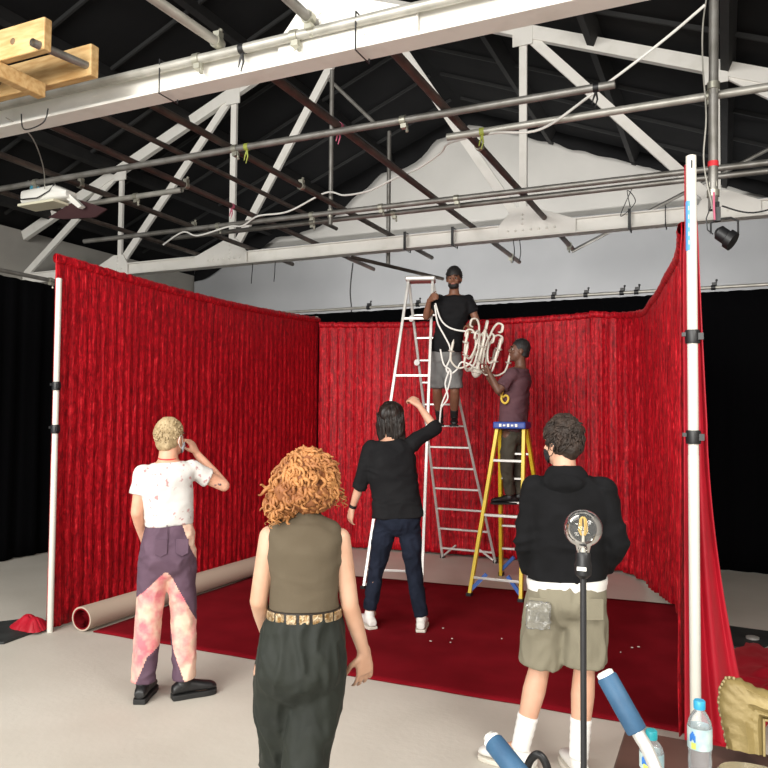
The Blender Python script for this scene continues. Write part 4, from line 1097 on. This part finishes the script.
mb.ell(J['nb']+V((-.03, .035, -.005)), (.075, .05, .035)); mb.ell(J['nb']+V((0, -.095, -.125)), (.060, .030, .060)); mb.ell(J['nb']+V((0, -.105, -.05)), (.085, .035, .045))
remesh('hood', mb, m_hood, P4.t, .008, 4, .006, 9, 2)
m_khaki = mat('khaki cotton', (.185, .165, .120), .9, col2=(.22, .20, .145), spec=.2, scale=4, bump=.12, bscale=160)
P4.pants('shorts', m_khaki, .022, .92, [.108, .112], wr=.011, wrs=7, seed=9, topf=.42, stretch=V((1.5, 1.5, .8)))
mb = MB(); T4 = P4.torso(.024); cc = J['pel'].lerp(J['wst'], .30)
mb.loft([(cc+V((0, 0, z)), V((.196+.003*math.sin(z*90), 0, .010)), V((0, .146, 0))) for z in (-.020, -.01, .012, .03)], 40, ex=2.4)
obj('white_shirt_hem', mb, m_trainer, P4.t)
mb = MB(); mb.box((-.110, -.172, .815), (.115, .022, .13)); film = remesh('plastic_packet', mb, m_pocketfilm, P4.t, .006, 6, .008, 30, 5)
film['label'] = 'clear plastic packet on the back pocket'
mb = MB(); mb.prism([(-.155, -.138, .89), (-.06, -.140, .89), (-.06, -.146, .77), (-.155, -.144, .77)], (0,1,0), .010); obj('back_pocket', mb, m_khaki, P4.t, bevel=.003)
mb = MB(); mb.prism([(.115, -.142, .90), (.195, -.120, .90), (.195, -.125, .80), (.115, -.148, .80)], (0,1,0), .010); obj('back_pocket', mb, m_khaki, P4.t, bevel=.003)
m_sock = mat('white ribbed sock', (.76, .75, .73), .85)
P4.sock('L', m_sock, .15, .050); P4.sock('R', m_sock, .17, .050)
P4.shoe('L', (-.93, .38, 0), m_trainer, m_soleW, L=.31, w=.054, hgt=.06, label='white trainer pointing left')
P4.shoe('R', (-.25, .95, 0), m_trainer, m_soleW, L=.30, w=.054, hgt=.06, label='white trainer pointing away')
m_brn = mat('short brown hair', (.014, .008, .005), .7, col2=(.035, .020, .013), scale=25, bump=.4, bscale=90)
short_hair(P4, m_brn, .012, 6, .010, n=420, ln=.050, low=-.085, sideh=-.035, top=.03, fringe=.045)
face_mask(P4, mat('black face mask', (.012, .012, .014), .8), m_blackp)

# --- man on the tall ladder
P5 = Person('bearded person in black T-shirt and grey shorts standing high on the aluminium ladder', (-2.744, 7.621), .3456,
  dict(pel=(-0.020, 0.06, 2.47), wst=(0.025, 0.0, 2.68), chs=(0.065, -0.03, 2.89), nb=(0.072, -0.05, 3.085), hd=(0.070, -0.07, 3.245), shL=(-0.085, -0.05, 3.015), shR=(0.225, -0.05, 3.015), elL=(-0.230, -0.10, 2.83), wrL=(-0.195, -0.20, 2.99), tiL=(-0.14, -0.28, 2.98), elR=(0.315, -0.05, 2.79), wrR=(0.235, -0.27, 2.715), tiR=(0.19, -0.34, 2.66), hpL=(-0.10, 0.08, 2.41), hpR=(0.065, 0.08, 2.41), knL=(-0.11, 0.09, 2.03), knR=(0.085, 0.09, 2.03), anL=(-0.080, 0.30, 1.73), anR=(0.080, 0.30, 1.73)),
  away=False, z0=1.64, chest=.165, waist=.145, hip=.155)
P5.body(m_skinD, (-.15, -.96, -.14), hands=(('L', (.5, -.6, .3), (.6, .3, 0), (0, .2, 1), .9), ('R', (.1, -.7, -.5), (-.3, 0, -.8), (-.8, 0, 0), .9)), feet=((0,-1,0),(0,-1,0)))
P5.shirt('t_shirt', m_blk, .016, .62, .0, wr=.008, seed=31, cuff=.010, low=.17)
m_gshort = mat('grey cotton', (.15, .15, .15), .85, col2=(.19, .19, .185), scale=6)
P5.pants('shorts', m_gshort, .016, .92, [.096, .100], wr=.008, topf=.35)
P5.shoe('L', (0, -1, 0), m_boot, m_rubber, z=0.0); P5.shoe('R', (0, -1, 0), m_boot, m_rubber, z=0.0)
P5.sock('L', m_rubber, .13, .045); P5.sock('R', m_rubber, .13, .045)
m_blackh = mat('black hair', (.008, .007, .007), .6, bump=.5, bscale=120)
short_hair(P5, m_blackh, .012, 9, .004, n=120, ln=.015, low=-.05, sideh=.0, fringe=.040)
mb = MB(); p = P5.p; mb.ell(p(0, .040, -.070), (.060, .055, .045), P5.R, 20, 14)
o = remesh('beard', mb, m_blackh, P5.t, .006, 2, func=lambda co, nn: .003*noise.noise(co*80))
bm = bmesh.new(); bm.from_mesh(o.data); Ri = P5.R.inverted(); c0 = p(0, 0, 0)
kill = [f for f in bm.faces if (lambda q: (abs(q.x) < .026 and -.062 < q.z and q.y > .05) or q.z > -.045)(Ri @ (f.calc_center_median()-c0))]
bmesh.ops.delete(bm, geom=kill, context='FACES'); bm.to_mesh(o.data); bm.free()

# --- man holding the chandelier on the yellow ladder
P6 = Person('person in maroon T-shirt with yellow print holding the chandelier on the yellow ladder', (-1.984, 7.492), .2589,
  dict(pel=(0.005, 0.02, 1.61), wst=(0.020, 0.0, 1.835), chs=(0.035, -0.03, 2.06), nb=(0.085, -0.05, 2.265), hd=(0.070, -0.06, 2.425), shL=(0.0, -0.20, 2.185), shR=(0.115, 0.10, 2.185), elL=(-0.135, -0.27, 2.010), wrL=(-0.225, -0.24, 2.190), tiL=(-0.272, -0.22, 2.275), elR=(-0.12, 0.05, 2.00), wrR=(-0.240, -0.06, 2.150), tiR=(-0.296, -0.10, 2.22), hpL=(-0.035, -0.07, 1.56), hpR=(0.045, 0.09, 1.56), knL=(-0.055, -0.02, 1.23), knR=(0.055, 0.15, 1.23), anL=(-0.020, 0.18, .93), anR=(0.075, 0.26, .93)),
  away=True, z0=.835, chest=.165, waist=.150, hip=.155, cd=.125, wd=.12, hd=.12)
P6.body(m_skinE, (-.97, -.15, .18), hands=(('L', (-.3, 0, .95), (-.9, 0, -.1), (0, 1, .2), .75), ('R', (-.3, 0, .95), (-.9, 0, -.1), (0, -1, .2), .75)), feet=((-1,0,0),(-1,0,0)))
m_maroon = mat('maroon cotton', (.085, .035, .045), .85, col2=(.105, .046, .056), scale=6)
P6.shirt('t_shirt', m_maroon, .016, .75, .02, wr=.008, seed=41, cuff=.014, low=.165)
m_olive = mat('dark olive cotton', (.05, .045, .032), .85, col2=(.07, .062, .045), scale=6)
P6.pants('trousers', m_olive, .012, 1.9, [.088, .080, .066, .062, .058], wr=.009)
P6.shoe('L', (-1, -.2, 0), m_boot, m_rubber); P6.shoe('R', (-1, -.2, 0), m_boot, m_rubber)
short_hair(P6, m_blackh, .006, 10, .003, n=60, ln=.010, low=-.05, sideh=.0, fringe=.060)
m_print = mat('yellow print', (.70, .48, .06), .6)
mb = MB(); cpt = V((-.085, -.192, 1.085))
mb.tube(smoothpath([cpt+V((.045, .0, .115)), cpt+V((.0, .0, .11)), cpt+V((-.02, 0, .05)), cpt+V((-.02, 0, .0)), cpt+V((.01, 0, -.03)), cpt+V((.04, 0, -.01)), cpt+V((.045, 0, .03)), cpt+V((.02, 0, .05)), cpt+V((-.01, 0, .03))], 5), .011, 8)
obj('shirt_print', mb, m_print, P6.t)

# ------------------------------------------------------------------ chandelier
C0 = V((-2.30, 7.42, 2.43))
t = thing('chandelier', 'white chandelier of curled arms carried between the two ladder men', 'chandelier', C0, .2)
t.rotation_euler = (.10, .22, .2); t.scale = (1.06, 1.06, 1.0)
m_chw = mat('cream white enamel', (.68, .64, .56), .4)
obj('stem', MB().lathe((0,0,-.28), [(.01, 0), (.035, .02), (.05, .05), (.03, .09), (.018, .14), (.03, .2), (.045, .25), (.02, .30), (.014, .42), (.03, .46), (.012, .52)]), m_chw, t)
obj('hub', MB().lathe((0,0,-.24), [(.02, 0), (.07, .02), (.08, .045), (.05, .06)]), m_chw, t)
for k in range(12):
    a_ = 2*PI*k/12+.15; tier = k % 2; u_ = V((math.cos(a_), math.sin(a_), 0)); r_ = (.285 if tier == 0 else .19); zz = .0 if tier == 0 else .12
    arm = obj('arm', MB().tube(smoothpath([u_*.02+V((0,0,.08+zz)), u_*.06+V((0,0,.0+zz)), u_*.08+V((0,0,-.14+zz)), u_*r_*.62+V((0,0,-.215+zz)), u_*r_*.93+V((0,0,-.16+zz)), u_*r_+V((0,0,-.06+zz))], 6), .0095, 8), m_chw, t)
    obj('upper_scroll', MB().tube(smoothpath([u_*.05+V((0,0,-.05+zz)), u_*.075+V((0,0,.12+zz)), u_*.12+V((0,0,.20+zz)), u_*.175+V((0,0,.19+zz)), u_*.18+V((0,0,.13+zz)), u_*.15+V((0,0,.115+zz))], 6), [.0095]*26+[.009]*5, 8), m_chw, t)
    obj('candle_cup', MB().lathe(u_*r_+V((0,0,-.07+zz)), [(.008, 0), (.030, .012), (.034, .02), (.012, .022), (.013, .10), (.009, .115), (.002, .14)], n=12), m_chw, arm)
w1 = lambda p_: p_
cable([(-2.80, 7.40, 2.96), (-2.74, 7.38, 2.80), (-2.66, 7.36, 2.71), (-2.55, 7.35, 2.66), (-2.42, 7.38, 2.64), (-2.33, 7.42, 2.62)], .009, m_wire, 'white flex from the ladder man to the top of the chandelier')
cable([(-2.80, 7.38, 2.94), (-2.76, 7.36, 2.75), (-2.68, 7.36, 2.60), (-2.62, 7.36, 2.48), (-2.62, 7.36, 2.36), (-2.66, 7.36, 2.26), (-2.62, 7.36, 2.20), (-2.55, 7.37, 2.24), (-2.50, 7.38, 2.32), (-2.42, 7.4, 2.30), (-2.36, 7.42, 2.26)], .009, m_wire, 'white flex looping from ladder man down beside the chandelier and back to its base')
cable([(-2.72, 7.34, 2.46), (-2.68, 7.34, 2.30), (-2.60, 7.34, 2.22), (-2.63, 7.34, 2.05), (-2.70, 7.34, 1.88), (-2.72, 7.34, 1.72), (-2.73, 7.34, 1.60)], .009, m_wire, 'white flex with a plug hanging straight down between the ladders')
cable([(-2.61, 7.33, 2.24), (-2.66, 7.33, 2.1), (-2.63, 7.33, 1.95), (-2.70, 7.33, 1.85)], .009, m_wire, 'short white flex twisted round the hanging flex beside the ladder')

# ------------------------------------------------------------------ bulb on a stand
t = thing('bulb_stand', 'large clear filament bulb on a thin black stand in front of the hoodie wearer', 'lamp', (-.392, 2.31, 0))
obj('base', MB().lathe((0,0,0), [(.15, 0), (.15, .012), (.13, .02), (.012, .026)], n=36), m_blackp, t)
mb = MB(); mb.tube([(0, 0, .02), (.0, 0, .8), (0, 0, 1.30)], .0095, 14); obj('pole', mb, mat('black stand tube', (.03, .03, .032), .4, .3), t)
sk = obj('lamp_holder', MB().lathe((0,0,1.285), [(.012, 0), (.024, .012), (.026, .04), (.022, .055), (.022, .075), (.018, .08)]), m_blackp, t)
obj('rating_label', MB().box((0, -.0265, 1.318), (.028, .003, .011)), m_white, sk, smooth=False)
b_ = [(.017, 0), (.019, .02), (.024, .04)]
ctr_ = .090
for k in range(1, 15):
    a_ = math.radians(-60+150*k/14); b_.append((math.cos(a_)*.057, ctr_ + math.sin(a_)*.057))
b_.append((.001, ctr_+.0573))
bulb = obj('bulb', MB().lathe((0, 0, 1.345), b_, n=40, caps=False), m_glass, t, sharp=180)
obj('glass_stem', MB().lathe((0, 0, 1.35), [(.012, 0), (.008, .02), (.0045, .03), (.004, .07), (.006, .078)], n=14), mat('frosted stem', (.55, .54, .50), .2), bulb)
m_fil = mat('amber filament', (.75, .50, .12), .35, .2)
for k in range(6):
    a_ = 2*PI*k/6; obj('filament', MB().tube([(math.cos(a_)*.006, math.sin(a_)*.006, 1.415), (math.cos(a_)*.013, math.sin(a_)*.013, 1.428), (math.cos(a_)*.010, math.sin(a_)*.010, 1.462), (math.cos(a_)*.004, math.sin(a_)*.004, 1.470)], .0016, 6), m_fil, bulb)

# ------------------------------------------------------------------ table bottom right and what stands on it
TX0, TX1, TY0, TY1, TZ = -.29, 1.0, 1.89, 2.46, .80
t = thing('work_table', 'dark brown table in the bottom right corner', 'table', ((TX0+TX1)/2, (TY0+TY1)/2, 0))
obj('table_top', MB().box((0, 0, TZ-.02), (TX1-TX0, TY1-TY0, .04)), m_table, t, smooth=False, bevel=.006)
for sx in (-1, 1):
    for sy in (-1, 1): obj('leg', MB().beam((sx*.58, sy*.24, 0), (sx*.56, sy*.235, TZ-.04), .04, .04, V((0,1,0))), m_blackp, t, smooth=False)
def bottle(x, y, h, label, cap, s=1.0):
    t = thing('water_bottle', label, 'bottle', (x, y, TZ))
    k = h/.27*s
    pr = [(.026, 0), (.0315, .006), (.032, .02), (.030, .035), (.032, .05), (.029, .065), (.032, .08), (.030, .095), (.032, .125), (.030, .14), (.0325, .155), (.0325, .205), (.030, .218), (.022, .232), (.0135, .243), (.0125, .255)]
    obj('shell', MB().lathe((0,0,0), [(r, z*k) for r, z in pr], n=40, caps=False), m_pet, t, sharp=180)
    obj('cap', MB().lathe((0,0,.246*k), [(.0155, 0), (.016, .004), (.016, .018), (.014, .021)], n=30), cap, t)
    mb = MB(); P = []
    for z in (.155*k, .205*k):
        for q in range(30): a_ = 2*PI*q/30; P.append((math.cos(a_)*.0332, math.sin(a_)*.0332, z))
    mb.add(P, [(q, (q+1) % 30, 30+(q+1) % 30, 30+q) for q in range(30)])
    lb = obj('label_sleeve', mb, mat('pale blue bottle label', (.28, .42, .46), .5, col2=(.48, .58, .55), scale=30), t)
    dirv = math.atan2(-y, -x)
    mb = MB()
    for q in range(5):
        a_ = dirv-.75+.09*q; 
        mb.box((math.cos(a_)*.0338, math.sin(a_)*.0338, (.190-.004*abs(q-2))*k), (.004, .004, .016), Euler((0, 0, a_)).to_matrix())
    obj('label_mark', mb, mat('blue print', (.03, .16, .50), .5), lb, smooth=False)
    mb = MB()
    for q in range(4):
        a_ = dirv-.62+.09*q; mb.box((math.cos(a_)*.0338, math.sin(a_)*.0338, .165*k), (.004, .003, .014), Euler((0, 0, a_)).to_matrix())
    obj('label_mark', mb, mat('yellow green print', (.55, .62, .12), .5), lb, smooth=False)
    t.scale = (.88, .88, 1)
    return t
m_cap = mat('bright blue cap', (.03, .30, .50), .4)
m_cap2 = mat('teal cap', (.02, .33, .38), .4)
bottle(-.062, 2.03, .277, 'clear water bottle with bright blue cap in front of the right pole', m_cap)
bottle(-.17, 1.97, .20, 'clear water bottle with teal cap partly hidden behind the curved handle', m_cap2, 1.0)
# gold frame corner
t = thing('gold_frame', 'carved gold picture frame corner standing on the table', 'frame', (.006, 2.375, TZ+.004))
t.rotation_euler = (math.radians(-8), 0, -.05); t.scale = (.92, .9, .84)
def moulding(path_in, path_out, m, y0, y1, seed):
    pass
mb = MB()
# L-shaped carved moulding: profile swept along the left side and the top
prof = [(0, .0), (.006, .022), (.02, .034), (.04, .030), (.062, .040), (.078, .026), (.088, .030), (.10, .012), (.10, -.01), (0, -.01)]
outer = [V((.0, 0, .03)), V((-.028, 0, .16)), V((.002, 0, .275)), V((.12, 0, .262)), V((.9, 0, .235))]
def pt(i, s_):
    # i along the path, s_ across from the outer edge
    base = [(-.010, .035), (-.022, .10), (-.035, .17), (-.030, .225), (-.012, .262), (.03, .262), (.08, .240), (.14, .235), (.3, .235), (.9, .235)]
    inn = [(.095, .035), (.095, .07), (.095, .10), (.095, .13), (.095, .150), (.095, .150), (.11, .150), (.14, .150), (.3, .150), (.9, .150)]
    b0, i0 = V((*base[i], 0)), V((*inn[i], 0)); q = b0.lerp(i0, s_/.10); return q
P = []; NI = 10
sub = 8
for i in range((NI-1)*sub+1):
    f = i/sub; i0 = min(int(f), NI-2); g = f-i0
    for (s_, h_) in prof:
        q = pt(i0, s_).lerp(pt(i0+1, s_), g)
        carve = .0035*noise.noise(V((q.x*16, q.y*16, s_*20)))+.0015*math.sin(i*.9)*(1 if s_ < .04 else .1)
        edge = .003*math.sin(i*1.3) if s_ < .001 else 0
        P.append((q.x+edge*.8, -(h_+carve), q.y+edge*.5))
K = len(prof); n_ = (NI-1)*sub
F = [(i*K+k, (i+1)*K+k, (i+1)*K+(k+1) % K, i*K+(k+1) % K) for i in range(n_) for k in range(K)]
F += [tuple(range(K)), tuple(n_*K+k for k in range(K))]
mb.add(P, F); obj('moulding', mb, m_gold, t, sharp=50)
mb = MB(); random.seed(3)
for i in range(16):
    f = i/15*4.5; i0 = int(f); g = f-i0; q = pt(i0, 0).lerp(pt(i0+1, 0), g)
    mb.ell((q.x+.004, -.014, q.y), (.0045, .006, .006), seg=8, rings=6)
obj('beading', mb, mat('worn pale gold', (.34, .27, .14), .5, .2), t)
obj('inner_lip', MB().box((.5, -.012, .146), (.81, .02, .008)).box((.096, -.012, .09), (.008, .02, .12)), m_gold, t, smooth=False, bevel=.002)
o = obj('red_cloth_scrap', puddle(MB(), [(-.03, -.015), (0, .015), (.05, .015), (.07, -.01), (.02, -.02)], .016, 6), mat('faded red cloth', (.30, .05, .04), .8), sharp=180); o.location = (.035, 2.32, TZ); o.scale = (.8, .8, .8); tag(o, 'crumpled faded red cloth at the foot of the gold frame', 'cloth')
t = thing('metal_tray', 'shiny metal tray on the table below the gold frame', 'tray', (.13, 2.20, TZ), -.5)
mb = MB(); mb.loft([((0, 0, .002), (.13, 0, 0), (0, .07, 0)), ((0, 0, .012), (.15, 0, 0), (0, .085, 0)), ((0, 0, .020), (.17, 0, 0), (0, .10, 0)), ((0, 0, .024), (.165, 0, 0), (0, .096, 0)), ((0, 0, .010), (.12, 0, 0), (0, .065, 0))], 40, caps=True); obj('tray_body', mb, m_foil, t)

# ------------------------------------------------------------------ trolley with blue foam handles
t = thing('hand_trolley', 'trolley frame with two blue foam grips on curved metal tubes at bottom centre', 'trolley', (-.36, 1.72, 0))
o0 = V((-.36, 1.72, 0))
def handle(pts, g0, g1, tipdir):
    P = smoothpath([V(q)-o0 for q in pts], 8)
    tb = obj('tube', MB().tube(P, .0150, 18), m_foil if False else m_alu, t)
    a, b = V(g0)-o0, V(g1)-o0; d = (b-a).normalized()
    gp = obj('foam_grip', MB().lathe(a, [(.022, 0), (.0245, .004), (.0245, (b-a).length-.004), (.022, (b-a).length)], d, 24), m_foam, tb)
    obj('end_cap', MB().lathe(a-d*.012, [(.015, 0), (.0205, .004), (.0205, .014)], d, 20), m_white, tb)
G0, G1 = V((-.262, 1.86, 1.155)), V((-.190, 1.84, 1.045))
handle([G0+(G1-G0)*.05, G1, G1+(G1-G0)*.35, (-.132, 1.80, .94), (-.122, 1.78, .86), (-.15, 1.75, .60), (-.16, 1.74, .06)], G0, G1, None)
H0, H1 = V((-.500, 1.72, 1.010)), V((-.395, 1.66, .950))
handle([H0+(H1-H0)*.02-(H1-H0)*.15, H1, H1+(H1-H0)*.4, (-.31, 1.66, .85), (-.30, 1.68, .60), (-.30, 1.70, .06)], H0, H1, None)
obj('base_frame', MB().box((.13, .0, .06), (.30, .5, .05)), m_alu, t, smooth=False, bevel=.01)
for sx in (.0, .26):
    obj('wheel', MB().lathe((sx-.02, .25, .055), [(.03, 0), (.055, .004), (.055, .036), (.03, .04)], (1,0,0), 24), m_rubber, t)
    obj('wheel', MB().lathe((sx-.02, -.22, .055), [(.03, 0), (.055, .004), (.055, .036), (.03, .04)], (1,0,0), 24), m_rubber, t)
obj('black_hose_loop', MB().tube([p_-o0 for p_ in smoothpath([(-.445, 1.80, .87), (-.437, 1.80, .935), (-.415, 1.80, .965), (-.395, 1.80, .95), (-.382, 1.80, .90), (-.375, 1.80, .85)], 6)], .0095, 10), m_blackp, t)
obj('black_knob', MB().ell(V((-.345, 1.80, .905))-o0, (.045, .03, .030)), m_blackp, t)
